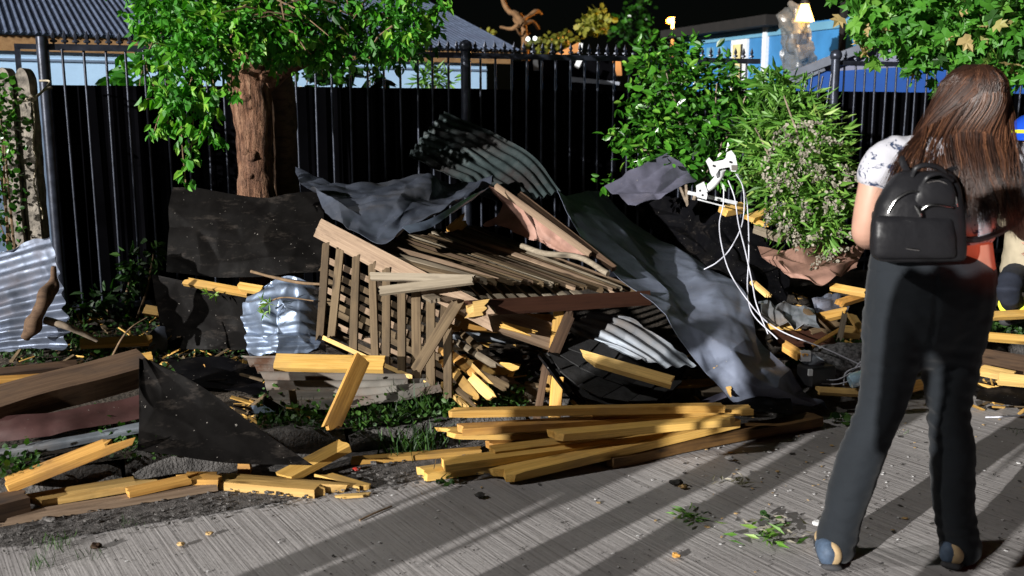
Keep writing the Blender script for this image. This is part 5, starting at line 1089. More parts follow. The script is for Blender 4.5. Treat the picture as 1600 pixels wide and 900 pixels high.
BD('splinter', G(530, 776, .01), G(574, 773, .01), .028, .01, 'pine2', 'pale torn splinter on the road below the offcut', cat='splinter', b0=.05, b1=.02, seed=5, seg=6)

def scraps(name, label, areas, n, size, m, seed):
    r7 = random.Random(seed); bm = bmesh.new()
    for _ in range(n):
        x0, x1, y0, y1, zz = r7.choice(areas); p = G(r7.uniform(x0, x1), r7.uniform(y0, y1), .1); p.z = verge_z(p) + r7.uniform(0, zz)
        d = Vector((r7.gauss(0, 1), r7.gauss(0, 1), r7.gauss(0, .35))).normalized() * size * r7.uniform(.4, 1.6)
        add_bar(bm, p, p + d, size * r7.uniform(.06, .3), size * r7.uniform(.04, .1), Vector((r7.gauss(0, .4), r7.gauss(0, .4), 1)))
    for v in bm.verts: v.co += Vector((r7.uniform(-1, 1), r7.uniform(-1, 1), r7.uniform(-1, 1))) * size * .03
    return tag(bm_obj(name, bm, m), label, 'scraps', None, 'stuff')
HEAP = [(1190, 1345, 470, 600, .08), (380, 480, 640, 665, .02), (700, 860, 530, 640, .12), (0, 250, 520, 600, .05), (1530, 1640, 540, 620, .05), (880, 1130, 560, 640, .1), (240, 420, 540, 620, .05)]
scraps('wood_scraps', 'splinters and small wood scraps heaped among the wreckage', HEAP, 260, .09, M['pine'], 1)
scraps('brown_scraps', 'dull brown splinters and bark scraps among the wreckage', HEAP, 260, .10, M['oldw'], 2)
scraps('dark_scraps', 'dark torn roofing scraps among the wreckage', HEAP, 120, .11, M['blackdust'], 3)
# ------------------------------------------------------------------ people
def chain(bm, pts, lat=Vector((1, 0, 0)), n=18):
    """closed elliptic tube through (point, lateral radius, depth radius)"""
    P = [Vector(p[0]) for p in pts]; m = len(P); rings = []
    def ring(c, t, rx, ry):
        a = lat - t * lat.dot(t)
        if a.length < 1e-3: a = Vector((0, 1, 0)) - t * t.y
        a.normalize(); b_ = t.cross(a)
        return [bm.verts.new(c + a * rx * math.cos(k * 2 * math.pi / n) + b_ * ry * math.sin(k * 2 * math.pi / n)) for k in range(n)]
    T = [(P[min(i + 1, m - 1)] - P[max(i - 1, 0)]).normalized() for i in range(m)]
    r0 = min(pts[0][1], pts[0][2]); r1 = min(pts[-1][1], pts[-1][2])
    for f, k in ((.95, .3), (.55, .8)): rings.append(ring(P[0] - T[0] * r0 * f * .6, T[0], pts[0][1] * k, pts[0][2] * k))
    for i in range(m): rings.append(ring(P[i], T[i], pts[i][1], pts[i][2]))
    for f, k in ((.55, .8), (.95, .3)): rings.append(ring(P[-1] + T[-1] * r1 * f * .6, T[-1], pts[-1][1] * k, pts[-1][2] * k))
    for i in range(len(rings) - 1):
        for k in range(n): bm.faces.new((rings[i][k], rings[i][(k + 1) % n], rings[i + 1][(k + 1) % n], rings[i + 1][k]))
    bm.faces.new(rings[0][::-1]); bm.faces.new(rings[-1])
def dense(pts, k=4):
    P = [Vector(p[0]) for p in pts]; Q = [Vector((p[1], p[2], 0)) for p in pts]; n = (len(pts) - 1) * k + 1
    return [(cr(P, i / (n - 1)), max(.002, cr(Q, i / (n - 1)).x), max(.002, cr(Q, i / (n - 1)).y)) for i in range(n)]
def remeshed(name, bm, voxel, m, parent, smooth=6, wr=None):
    bmesh.ops.recalc_face_normals(bm, faces=bm.faces)
    me = bpy.data.meshes.new('tmp'); bm.to_mesh(me); bm.free()
    o = bpy.data.objects.new('tmp', me); COL.objects.link(o)
    md = o.modifiers.new('r', 'REMESH'); md.mode = 'VOXEL'; md.voxel_size = voxel; md.adaptivity = 0
    ms = o.modifiers.new('s', 'SMOOTH'); ms.factor = .5; ms.iterations = smooth
    bpy.context.view_layer.update(); dg = bpy.context.evaluated_depsgraph_get()
    out = bpy.data.meshes.new_from_object(o.evaluated_get(dg)); bpy.data.objects.remove(o); bpy.data.meshes.remove(me)
    org = world_loc(parent)
    co = np.empty(len(out.vertices) * 3); out.vertices.foreach_get('co', co); co = co.reshape(-1, 3)
    if wr:
        nr = np.empty(len(out.vertices) * 3); out.vertices.foreach_get('normal', nr); nr = nr.reshape(-1, 3)
        for i in range(len(co)): co[i] += nr[i] * wr(Vector(co[i]))
    co -= np.array(org[:]); out.vertices.foreach_set('co', co.ravel()); out.update(); out.name = name
    out.materials.clear(); out.materials.append(m); out.shade_smooth()
    return link(name, out, None, parent)
def hand(bm, wrist, d, palm_n, side, s=1.0, curl=.5):
    """palm and five curled fingers; d along the hand, palm_n the way the palm looks, side the thumb side"""
    d = d.normalized(); palm_n = (palm_n - d * palm_n.dot(d)).normalized(); side = (side - d * side.dot(d)); side = (side - palm_n * side.dot(palm_n)).normalized()
    chain(bm, [(wrist - d * .02 * s, .026 * s, .020 * s), (wrist + d * .03 * s, .034 * s, .016 * s), (wrist + d * .085 * s, .041 * s, .014 * s)], side, 12)
    for i, (o, L) in enumerate(((.030, .068), (.010, .076), (-.011, .071), (-.031, .055))):
        p = wrist + d * .085 * s + side * o * s; pts = [(p - d * .015 * s, .0095 * s, .0095 * s)]; dd = d.copy(); q = p
        for j, f in enumerate((.45, .32, .25)):
            q = q + dd * L * f * s; pts.append((q, (.0092 - .0012 * j) * s, (.0092 - .0012 * j) * s)); dd = (dd + palm_n * curl).normalized()
        chain(bm, pts, side, 8)
    p = wrist + d * .03 * s + side * .03 * s; t = (side * .75 + d * .6 + palm_n * .25).normalized()
    chain(bm, [(p - t * .01, .013 * s, .012 * s), (p + t * .035 * s, .011 * s, .011 * s), (p + t * .06 * s + palm_n * .012 * s, .009 * s, .009 * s)], palm_n, 8)
def head_geo(bm, c, f, up, s=1.0):
    """skull, jaw, nose, brows, lips, ears; c = head centre, f = facing"""
    f = f.normalized(); up = (up - f * up.dot(f)).normalized(); l = f.cross(up)
    def E(o, r, k=2):
        bmesh.ops.create_icosphere(bm, subdivisions=3, radius=1, matrix=Matrix.Translation(c + (l * o[0] + f * o[1] + up * o[2]) * s) @ Matrix((l, f, up)).transposed().to_4x4() @ Matrix.Diagonal((r[0] * s, r[1] * s, r[2] * s, 1)))
    E((0, -.012, .03), (.076, .098, .088)); E((0, .02, -.035), (.062, .075, .082)); E((0, .055, -.085), (.034, .035, .028))
    E((0, .098, -.018), (.013, .022, .022)); E((0, .09, .02), (.05, .014, .012)); E((0, .087, -.058), (.024, .012, .009)); E((.078, -.005, -.015), (.010, .02, .032)); E((-.078, -.005, -.015), (.010, .02, .032))
def skinmat(name, c):
    m, nt, b = nmat(name); v = coords(nt)
    nt.links.new(ramp(nt, noise_n(nt, v, 11, 4), [(.3, c3(c, .9)), (.7, c3(c, 1.1))]), b.inputs['Base Color'])
    b.inputs['Roughness'].default_value = .5; b.inputs['Subsurface Radius'].default_value = (.02, .008, .005); b.inputs['Subsurface Scale'].default_value = .3
    bump(nt, b, noise_n(nt, v, 180, 2), .06, .001); return m
def cloth(name, c, rough=.9, scale=240, sheen=.0, var=.12):
    m, nt, b = nmat(name); v = coords(nt, rnd=False)
    nt.links.new(ramp(nt, noise_n(nt, v, 6, 5), [(.3, c3(c, 1 - var)), (.7, c3(c, 1 + var))]), b.inputs['Base Color'])
    b.inputs['Roughness'].default_value = rough; b.inputs['Specular IOR Level'].default_value = .25; b.inputs['Sheen Weight'].default_value = sheen
    n1 = bump(nt, b, noise_n(nt, v, scale, 2), .25, .001); bump(nt, b, noise_n(nt, v, 9, 4), .35, .012, n1); return m
M['skin'] = skinmat('skin', (.45, .26, .19))
M['trouser'] = cloth('charcoal stretch trousers', (.0095, .0125, .0165), .85, 260, .08)
def shirt_mat():
    m, nt, b = nmat('white shirt with dark flower print'); v = coords(nt, rnd=False)
    f = noise_n(nt, v, 17, 4, .7, 1.2)
    col = ramp(nt, f, [(.555, (.42, .42, .46)), (.58, (.03, .045, .09))])
    nt.links.new(col, b.inputs['Base Color']); b.inputs['Roughness'].default_value = .9; b.inputs['Specular IOR Level'].default_value = .2
    bump(nt, b, noise_n(nt, v, 14, 4), .5, .012); return m
M['shirt'] = shirt_mat()
m, nt, b = nmat('black leather'); v = coords(nt, rnd=False); b.inputs['Base Color'].default_value = (.012, .012, .014, 1); b.inputs['Roughness'].default_value = .42; b.inputs['Specular IOR Level'].default_value = .3
n1 = bump(nt, b, noise_n(nt, v, 130, 3), .12, .001); bump(nt, b, noise_n(nt, v, 13, 3), .5, .01, n1); M['leather'] = m
m, nt, b = nmat('brown hair')
at = N(nt, 'ShaderNodeAttribute'); at.attribute_name = 'rnd'
nt.links.new(ramp(nt, at.outputs['Fac'], [(0, (.010, .005, .004)), (.5, (.04, .017, .010)), (.8, (.11, .045, .022)), (1, (.24, .11, .055))]), b.inputs['Base Color']); b.inputs['Roughness'].default_value = .42; b.inputs['Specular IOR Level'].default_value = .5; M['hair'] = m
M['shoe'] = plain('dark denim blue shoe', (.055, .085, .135), .7, 0, .3, 40, .2); M['shoetan'] = plain('tan shoe leather', (.46, .33, .18), .6, 0, .15, 30, .1); M['sole'] = plain('dark sole', (.03, .03, .033), .8, 0, .3, 30, .2)

WY = 3.12
def W(px, py, dy=0): return A(px, py, WY + dy)
PXM = 1 / 486.0
wo = tag(empty('person', Vector((1.27, WY, 0))), 'person with long brown hair seen from behind in dark flared trousers and white patterned top', 'person')
bm = bmesh.new()       # body: torso, neck, head, arms, legs as one surface
tor = [(W(1458, 470, .02), .17, .12), (W(1458, 425, .02), .195, .125), (W(1460, 395, .03), .185, .115), (W(1464, 340, .04), .165, .11), (W(1472, 290, .05), .175, .11), (W(1482, 250, .06), .165, .095), (W(1488, 228, .07), .09, .07)]
chain(bm, dense(tor)); chain(bm, dense([(W(1488, 240, .07), .06, .06), (W(1496, 215, .09), .052, .055), (W(1504, 190, .11), .05, .055)]))
head_geo(bm, W(1514, 165, .12), Vector((.25, .95, -.2)), Vector((.05, .15, 1)))
la = [(W(1398, 246, .06), .058, .055), (W(1376, 265, .06), .056, .054), (W(1362, 305, .06), .047, .05), (W(1353, 345, .07), .042, .046), (W(1352, 366, .09), .042, .042), (W(1362, 372, .16), .038, .038), (W(1376, 362, .24), .032, .034), (W(1396, 345, .31), .024, .026)]
chain(bm, dense(la)); hand(bm, W(1398, 343, .32), Vector((.5, .6, .5)), Vector((1, -.4, -.2)), Vector((0, -.3, 1)), 1, .55)
ra = [(W(1575, 250, .07), .055, .052), (W(1592, 268, .07), .054, .052), (W(1606, 305, .08), .046, .048), (W(1612, 345, .10), .04, .044), (W(1608, 360, .14), .04, .04), (W(1592, 345, .24), .034, .035), (W(1575, 325, .33), .025, .027)]
chain(bm, dense(ra)); hand(bm, W(1573, 322, .34), Vector((-.5, .6, .5)), Vector((-1, -.4, -.2)), Vector((0, -.3, 1)), 1, .55)
lg = [(W(1398, 500, .02), .085, .085), (W(1385, 620, .0), .06, .06), (W(1345, 720, 0), .05, .055), (W(1312, 840, .0), .035, .04)]
rg = [(W(1500, 500, .02), .085, .085), (W(1484, 620, .0), .058, .06), (W(1488, 720, 0), .05, .055), (W(1500, 842, .0), .035, .04)]
chain(bm, dense(lg)); chain(bm, dense(rg))
remeshed('body', bm, .0075, M['skin'], wo, 4)
def wrinkle(p): return .0035 * noise.noise(Vector((p.x * 9, p.y * 9, p.z * 16))) + .0025 * noise.noise(Vector((p.x * 22, p.y * 22, p.z * 40)))
def px_l(lst): return [(W((a + b_) / 2, y, dy), (b_ - a) / 2 * PXM * k, (b_ - a) / 2 * PXM * k * dr) for (y, a, b_, dy, k, dr) in lst]
def px_k(f, lst): return px_l([(y, a, b_, dy, k * f, dr) for (y, a, b_, dy, k, dr) in lst])
def trouser_fold(p):
    kz = math.exp(-((p.z - .50) / .09) ** 2); hz = math.exp(-((p.z - .10) / .07) ** 2); uz = math.exp(-((p.z - .70) / .07) ** 2)
    ph = p.z * 130 + p.x * 24 + 2.5 * noise.noise(p * 7)
    h = (kz * .005 + hz * .0035 + uz * .004) * math.sin(ph) * (.5 + noise.noise(p * 5 + Vector((3, 0, 0))))
    if p.y < WY and abs(p.x - (1.297 + (.9 - p.z) * .02)) < .008 and p.z > .72: h -= .004
    return h + wrinkle(p) * 1.3
bm = bmesh.new()       # trousers
chain(bm, dense(px_l([(416, 1357, 1558, .025, .95, .66), (435, 1353, 1559, .02, .95, .70), (470, 1348, 1555, .01, .95, .74), (510, 1347, 1545, .015, .93, .70), (545, 1350, 1536, .02, .90, .62)])))
chain(bm, dense(px_k(.93, [(490, 1347, 1452, .015, 1, 1.25), (540, 1345, 1446, .015, 1, 1.2), (590, 1344, 1430, .01, 1, 1.12), (640, 1338, 1414, .0, 1, 1.12), (685, 1320, 1392, .0, 1, 1.12), (741, 1298, 1374, .0, 1, 1.1), (800, 1284, 1352, .0, 1, 1.1), (856, 1271, 1338, .02, 1, 1.25)])))
chain(bm, dense(px_k(.93, [(490, 1440, 1548, .015, 1, 1.25), (540, 1440, 1537, .015, 1, 1.2), (590, 1440, 1527, .01, 1, 1.12), (640, 1449, 1517, .0, 1, 1.12), (704, 1451, 1523, .0, 1, 1.12), (760, 1453, 1525, .0, 1, 1.1), (820, 1460, 1527, .0, 1, 1.1), (858, 1466, 1536, .02, 1, 1.25)])))
remeshed('trousers', bm, .008, M['trouser'], wo, 8, trouser_fold)
bm = bmesh.new()       # waistband
chain(bm, dense([(W(1456, 424, .025), .203, .137), (W(1457, 415, .025), .2, .135), (W(1458, 409, .028), .196, .131)]), lat=Vector((1, 0, -.09)))
chain(bm, [(W(1410, 492, -.035), .085, .07), (W(1409, 520, -.03), .08, .065)]); chain(bm, [(W(1496, 492, -.035), .085, .07), (W(1494, 520, -.03), .08, .065)])
remeshed('waistband', bm, .009, M['trouser'], wo, 3)
bm = bmesh.new()       # top
chain(bm, dense([(W(1461, 370, .035), .188, .126), (W(1462, 350, .04), .183, .125), (W(1468, 310, .05), .186, .125), (W(1474, 275, .055), .192, .122), (W(1482, 248, .065), .175, .105), (W(1488, 230, .075), .11, .08)]))
chain(bm, dense([(W(1410, 244, .065), .075, .07), (W(1382, 258, .06), .072, .068), (W(1370, 283, .06), .066, .064)])); chain(bm, dense([(W(1560, 246, .07), .075, .07), (W(1590, 262, .07), .07, .066), (W(1602, 290, .075), .066, .062)]))
remeshed('top', bm, .008, M['shirt'], wo, 5, lambda p: .004 * noise.noise(p * 12) + .003 * noise.noise(p * 27))
for sx, hx, yaw in ((0, 1305, .22), (1, 1504, .6)):   # shoes
    c = G(hx, 890, .0); c.y = WY + .0; f = Vector((math.sin(yaw), math.cos(yaw), 0)); l = Vector((f.y, -f.x, 0))
    def sh_(name, pts, m_, vx=.006, sd=0):
        bm = bmesh.new(); chain(bm, dense([(c + l * sd + f * a + Vector((0, 0, z)), rx, rz) for a, z, rx, rz in pts]), l, 16); return remeshed(name, bm, vx, m_, wo, 3)
    sh_('shoe', [(-.055, .046, .034, .042), (-.02, .05, .037, .046), (.05, .045, .041, .04), (.12, .036, .044, .03), (.17, .028, .034, .02)], M['shoetan'])
    sh_('heel_cap', [(-.060, .042, .03, .04), (-.03, .05, .036, .046), (.03, .048, .038, .042)], M['shoe'], .006, -.011)
    sh_('sole', [(-.075, .012, .034, .012), (.0, .012, .04, .012), (.12, .012, .047, .012), (.185, .013, .034, .011)], M['sole'])
# hair: cap and many tapering locks
rh = random.Random(12); HC = W(1513, 160, .12)
bm = bmesh.new()
bmesh.ops.create_icosphere(bm, subdivisions=4, radius=1, matrix=Matrix.Translation(HC + Vector((.0, -.008, .022))) @ Matrix.Diagonal((.097, .107, .099, 1)))
chain(bm, dense([(W(1512, 165, .09), .088, .07), (W(1512, 210, .06), .09, .06), (W(1515, 255, .04), .08, .05), (W(1525, 290, .0), .06, .03)]))
capo = remeshed('hair', bm, .009, M['hair'], wo, 6, lambda p: .004 * noise.noise(Vector((p.x * 45, p.y * 45, p.z * 6))))
at = capo.data.attributes.new('rnd', 'FLOAT', 'POINT'); at.data.foreach_set('value', np.full(len(capo.data.vertices), .22, dtype=np.float32))
V = []; F = []; RN = []
def lock(P, r, t, n=13):
    ph = rh.uniform(0, 6.28); am = rh.uniform(.001, .006)
    pts = [p + Vector((math.sin(ph + i * .55), math.cos(ph + i * .4) * .6, 0)) * am * (i / n) for i, p in enumerate(smooth_path(P, n))]; rad = [r * (.8 if i == 0 else 1) * max(.08, 1 - (i / (n - 1)) ** 2.2) for i in range(n)]
    v, f = tube_geo(pts, rad, 3); o = len(V); V.extend(v); F.extend([tuple(q + o for q in x) for x in f]); RN.extend([t] * len(v))
def on_head(px, py, lift=.0):                           # point on the back of the hair volume
    p = W(px, py, .12); dx = (p.x - HC.x) / .112; dz = (p.z - HC.z - .02) / .116; k = 1 - dx * dx - dz * dz
    p.y = HC.y - .125 * math.sqrt(max(0, k)) - lift; return p
for i in range(2500):
    u = rh.uniform(-1, 1); u = math.copysign(abs(u) ** .9, u); g = rh.random()
    top = on_head(1520 + u * 32 + rh.gauss(0, 3), 101 + abs(u) * 12 + rh.uniform(0, 22) * rh.random(), .003)
    p2 = on_head(1518 + u * 56, 140 + rh.uniform(-8, 8), .005); p3 = W(1517 + u * 62, 200, .035 - .03 * (1 - u * u) + g * .02)
    if u < -.35 and rh.random() < .75:                   # locks swept over the left shoulder
        k = (-.35 - u) / .65; ex = 1440 - 62 * k + rh.gauss(0, 8); ey = 300 + 50 * rh.random() - 15 * k
        P = [top, p2, W(1458 - 18 * k + rh.gauss(0, 3), 200, .03), W(lerp(1458, ex, .55) - 8, 248 + rh.gauss(0, 5), -.04), W(ex, ey, -.075 + rh.uniform(-.02, .02))]
    else:
        ex = 1540 + u * 54 + rh.gauss(0, 8); ey = 318 + 45 * (u + 1) / 2 + rh.uniform(-30, 16)
        dy = -.085 - .05 * (1 - u * u)
        P = [top, p2, p3, W(1523 + u * 60 + rh.gauss(0, 4), 255, -.055 - .03 * (1 - u * u) + g * .02), W(lerp(1523 + u * 60, ex, .6) + rh.gauss(0, 4), 305, dy * .9), W(ex, ey, dy + rh.uniform(-.02, .02))]
    lock(P, rh.uniform(.0009, .0026), min(1, max(0, .42 + .55 * noise.noise(Vector((u * 7, 2, 5))) + rh.gauss(0, .16) + (.3 if P[-1].z > 1.3 else 0) * 0)))
for i in range(170):                                      # fine stray strands
    u = rh.uniform(-1, 1); top = on_head(1520 + u * 46, 118 + abs(u) * 20, .006)
    P = [top, on_head(1517 + u * 64, 160, .008), W(1515 + u * 74, 210, .0), W(1505 + u * 88 + rh.gauss(0, 8), 265, -.075), W(1500 + u * 100 + rh.gauss(0, 14), 320 + rh.uniform(-30, 40), -.11)]
    lock(P, .0014, rh.uniform(.3, 1), 14)
org = world_loc(wo); me = bpy.data.meshes.new('hair_locks'); me.from_pydata([v - org for v in V], [], F); me.update(); me.shade_smooth()
a_ = me.attributes.new('rnd', 'FLOAT', 'POINT'); a_.data.foreach_set('value', np.array(RN, dtype=np.float32)); tag(link('hair_locks', me, M['hair'], wo), kind='stuff')

# backpack
bp = tag(empty('backpack', W(1436, 405, -.12)), 'small black leather backpack with silver zips on her back', 'backpack')
bm = bmesh.new()
BY = -.125
def soft(bm, rows, pw=3.2, n=28):            # stacked super-ellipse sections (centre, half width, half depth)
    rings = []
    for c, rx, ry in rows:
        rings.append([bm.verts.new(c + Vector((math.copysign(abs(math.cos(k * 2 * math.pi / n)) ** (2 / pw), math.cos(k * 2 * math.pi / n)) * rx, math.copysign(abs(math.sin(k * 2 * math.pi / n)) ** (2 / pw), math.sin(k * 2 * math.pi / n)) * ry, 0))) for k in range(n)])
    for i in range(len(rings) - 1):
        for k in range(n): bm.faces.new((rings[i][k], rings[i][(k + 1) % n], rings[i + 1][(k + 1) % n], rings[i + 1][k]))
    bm.faces.new(rings[0][::-1]); bm.faces.new(rings[-1])
soft(bm, [(W(1436, 407, BY), .125, .05), (W(1435, 402, BY), .137, .062), (W(1434, 385, BY), .141, .066), (W(1434, 350, BY), .139, .068), (W(1437, 318, BY), .128, .064), (W(1441, 290, BY + .01), .108, .055), (W(1444, 273, BY + .02), .085, .042), (W(1445, 266, BY + .02), .06, .03)])
remeshed('pack', bm, .008, M['leather'], bp, 5, lambda p: .004 * noise.noise(p * 14))
bm = bmesh.new(); soft(bm, [(W(1430, 404, BY - .05), .118, .022), (W(1428, 398, BY - .052), .124, .03), (W(1427, 370, BY - .055), .124, .034), (W(1427, 345, BY - .05), .118, .028), (W(1429, 337, BY - .046), .112, .016)]); remeshed('front_pocket', bm, .007, M['leather'], bp, 3)
bm = bmesh.new(); chain(bm, dense([(W(1455, 330, BY - .05), .06, .014), (W(1462, 305, BY - .055), .062, .018), (W(1462, 285, BY - .045), .05, .016)]), n=16); remeshed('flap', bm, .006, M['leather'], bp, 3)
def tb_(name, pts, r, m_, n=24, sub=6): return cable(name, [W(*p) for p in pts], r, m_, None, None, n, sub, parent=bp)
tb_('zip', [(1387, 332, BY - .055), (1400, 312, BY - .06), (1420, 300, BY - .06), (1436, 300, BY - .06)], .004, M['chrome'])
tb_('zip', [(1437, 330, BY - .075), (1450, 321, BY - .085), (1466, 320, BY - .085), (1488, 324, BY - .07)], .0038, M['chrome'])
tb_('zip', [(1448, 285, BY - .06), (1470, 283, BY - .06), (1490, 300, BY - .055), (1497, 330, BY - .05)], .003, M['chrome'])
tb_('zip_pull', [(1430, 322, BY - .08), (1436, 330, BY - .088), (1438, 338, BY - .088)], .006, M['chrome'], 8)
tb_('handle', [(1425, 275, BY - .02), (1432, 262, BY - .03), (1450, 258, BY - .03), (1470, 264, BY - .02), (1480, 278, BY - .01)], .008, M['leather'])
tb_('handle', [(1440, 290, BY - .05), (1450, 276, BY - .06), (1470, 272, BY - .055), (1488, 282, BY - .04)], .007, M['leather'])
tb_('strap', [(1425, 280, BY), (1415, 264, -.075), (1409, 250, -.045), (1408, 239, .0), (1412, 236, .07), (1415, 250, .15)], .011, M['leather'])
tb_('strap', [(1460, 280, BY), (1490, 264, -.075), (1535, 248, -.045), (1556, 240, .0), (1560, 238, .08)], .011, M['leather'])
tb_('strap', [(1500, 372, BY + .0), (1525, 375, BY + .03), (1560, 364, -.03), (1590, 345, .03), (1600, 330, .08)], .010, M['leather'])
tb_('strap', [(1385, 345, BY + .02), (1372, 355, -.06), (1366, 340, .0), (1372, 310, .06)], .009, M['leather'])
tb_('badge', [(1416, 388, BY - .085), (1426, 389.5, BY - .086), (1436, 391, BY - .085)], .003, M['chrome'], 8)

# generic figure for the crouching rescuer and for the onlookers who stand behind the photographer
M['navy'] = cloth('dark navy cloth', (.018, .022, .035), .85); M['khaki'] = cloth('khaki cloth', (.36, .31, .22), .9); M['yellowstripe'] = plain('yellow reflective tape', (.72, .75, .04), .5, 0, .1, 20, 0)
M['helmetblue'] = plain('blue helmet shell', (.01, .06, .45), .25, 0, .1, 8, 0); M['jacket'] = cloth('grey jacket', (.12, .12, .13), .9); M['jean'] = cloth('blue jeans', (.06, .08, .13), .9)
def figure(name, label, J, mats, hairc=True, voxel=.011):
    """J: joints in world space; one body mesh, garments as children"""
    o = tag(empty(name, Vector((J['pelvis'].x, J['pelvis'].y, min(J['lfoot'].z, J['rfoot'].z)))), label, 'person'); f = J['face']; lat = J['lat']
    bm = bmesh.new(); chain(bm, dense([(J['pelvis'], .13, .095), (lerp(J['pelvis'], J['neck'], .45), .12, .09), (lerp(J['pelvis'], J['neck'], .82), .145, .09), (J['neck'], .06, .055), (J['head'] - Vector((0, 0, .06)), .05, .05)]), lat)
    head_geo(bm, J['head'], f, Vector((0, 0, 1)))
    for s_ in 'lr':
        chain(bm, dense([(J[s_ + 'sh'], .048, .048), (J[s_ + 'el'], .037, .037), (J[s_ + 'wr'], .024, .026)]), lat, 12)
        d = (J[s_ + 'wr'] - J[s_ + 'el']).normalized(); hand(bm, J[s_ + 'wr'], d, f, Vector((0, 0, 1)) if abs(d.z) < .7 else f, 1, .45)
        chain(bm, dense([(J[s_ + 'hip'], .075, .08), (J[s_ + 'kn'], .05, .052), (J[s_ + 'foot'] + Vector((0, 0, .08)), .034, .036)]), lat, 12)
    remeshed('body', bm, voxel, M['skin'], o, 3)
    bm = bmesh.new(); chain(bm, dense([(J['pelvis'] + (J['neck'] - J['pelvis']) * .12, .172, .13), (J['pelvis'], .18, .14), (J['pelvis'] - Vector((0, 0, .06)), .15, .12)]), lat)
    for s_ in 'lr': chain(bm, dense([(J[s_ + 'hip'], .092, .098), (J[s_ + 'kn'], .068, .07), (J[s_ + 'foot'] + Vector((0, 0, .06)), .058, .062)]), lat, 14)
    remeshed('trousers', bm, voxel, mats[0], o, 5, wrinkle)
    bm = bmesh.new(); chain(bm, dense([(J['pelvis'] - (J['neck'] - J['pelvis']) * .02, .185, .142), (lerp(J['pelvis'], J['neck'], .4), .165, .125), (lerp(J['pelvis'], J['neck'], .8), .19, .125), (lerp(J['pelvis'], J['neck'], .96), .10, .08)]), lat)
    for s_ in 'lr': chain(bm, dense([(lerp(J[s_ + 'sh'], J['neck'], .3), .06, .06), (J[s_ + 'sh'], .066, .066), (J[s_ + 'el'], .052, .052), (lerp(J[s_ + 'el'], J[s_ + 'wr'], .85), .042, .042)]), lat, 14)
    remeshed('jacket', bm, voxel, mats[1], o, 5, wrinkle)
    for s_ in 'lr':
        bm = bmesh.new(); ff = Vector((f.x, f.y, 0)).normalized(); p = J[s_ + 'foot']
        chain(bm, dense([(p - ff * .06 + Vector((0, 0, .05)), .04, .05), (p + ff * .06 + Vector((0, 0, .045)), .046, .042), (p + ff * .17 + Vector((0, 0, .033)), .04, .028)]), ff.cross(Vector((0, 0, 1))), 12); remeshed('shoe', bm, .009, mats[2], o, 3)
    if hairc:
        bm = bmesh.new(); bmesh.ops.create_icosphere(bm, subdivisions=3, radius=1, matrix=Matrix.Translation(J['head'] + Vector((0, 0, .035)) - f * .022) @ Matrix.Diagonal((.088, .1, .09, 1))); remeshed('hair', bm, .009, M['blackp'], o, 3)
    return o
def standing(name, label, c, face, h, mats, stance=.13):
    f = Vector((math.sin(face), math.cos(face), 0)); l = Vector((f.y, -f.x, 0)); k = h / 1.7
    def q(a, b_, z): return Vector((c.x, c.y, 0)) + l * a * k + f * b_ * k + Vector((0, 0, z * k))
    J = {'pelvis': q(0, 0, .95), 'neck': q(0, 0, 1.45), 'head': q(0, .02, 1.58), 'face': f, 'lat': l}
    for s_, g in (('l', -1), ('r', 1)):
        J[s_ + 'sh'] = q(g * .19, 0, 1.38); J[s_ + 'el'] = q(g * .225, -.02, 1.10); J[s_ + 'wr'] = q(g * .23, .05, .87)
        J[s_ + 'hip'] = q(g * .09, 0, .90); J[s_ + 'kn'] = q(g * lerp(.09, stance, .5), .01, .5); J[s_ + 'foot'] = q(g * stance, 0, 0)
    return figure(name, label, J, mats)
# rescuer crouching at the right edge
def C(px, py, Y): return A(px, py, Y)
J = {'pelvis': C(1612, 425, 6.0), 'neck': C(1622, 262, 5.85), 'head': C(1616, 222, 5.8), 'face': Vector((-.75, -.6, -.25)).normalized(), 'lat': Vector((.6, -.75, 0)).normalized(),
     'lsh': C(1585, 285, 5.95), 'lel': C(1572, 345, 5.8), 'lwr': C(1592, 300, 5.55), 'rsh': C(1660, 280, 5.7), 'rel': C(1665, 350, 5.55), 'rwr': C(1625, 385, 5.4),
     'lhip': C(1592, 430, 6.05), 'lkn': C(1575, 452, 5.6), 'lfoot': Vector((C(1590, 500, 6.0).x, 6.0, .2)), 'rhip': C(1636, 430, 5.9), 'rkn': C(1640, 445, 5.5), 'rfoot': Vector((C(1650, 500, 5.8).x, 5.8, .2))}
re_ = figure('person', 'rescuer in khaki jacket, dark trousers and blue helmet crouching at the right edge', J, (M['navy'], M['khaki'], M['sole']), False)
hc = J['head'] + Vector((0, 0, .05)); bm = bmesh.new()
bmesh.ops.create_uvsphere(bm, u_segments=24, v_segments=14, radius=1, matrix=Matrix.Translation(hc) @ Matrix.Diagonal((.135, .15, .12, 1)))
bmesh.ops.delete(bm, geom=[v for v in bm.verts if v.co.z < hc.z - .03], context='VERTS'); bmesh.ops.solidify(bm, geom=bm.faces[:], thickness=.006)
hl = tag(empty('helmet', hc), 'blue helmet with yellow band worn by the crouching rescuer', 'helmet'); bm_obj('shell', bm, M['helmetblue'], hl, 50)
V, F = tube_geo([hc + Vector((math.cos(a * .2618) * .132, math.sin(a * .2618) * .147, .012)) for a in range(25)], .011, 6); mesh_obj('band', V, F, M['yellowstripe'], hl, 60)
V, F = tube_geo([hc + Vector((math.cos(a * .2618) * .142, math.sin(a * .2618) * .157, -.03)) for a in range(25)], .010, 6); mesh_obj('brim', V, F, M['helmetblue'], hl, 60)
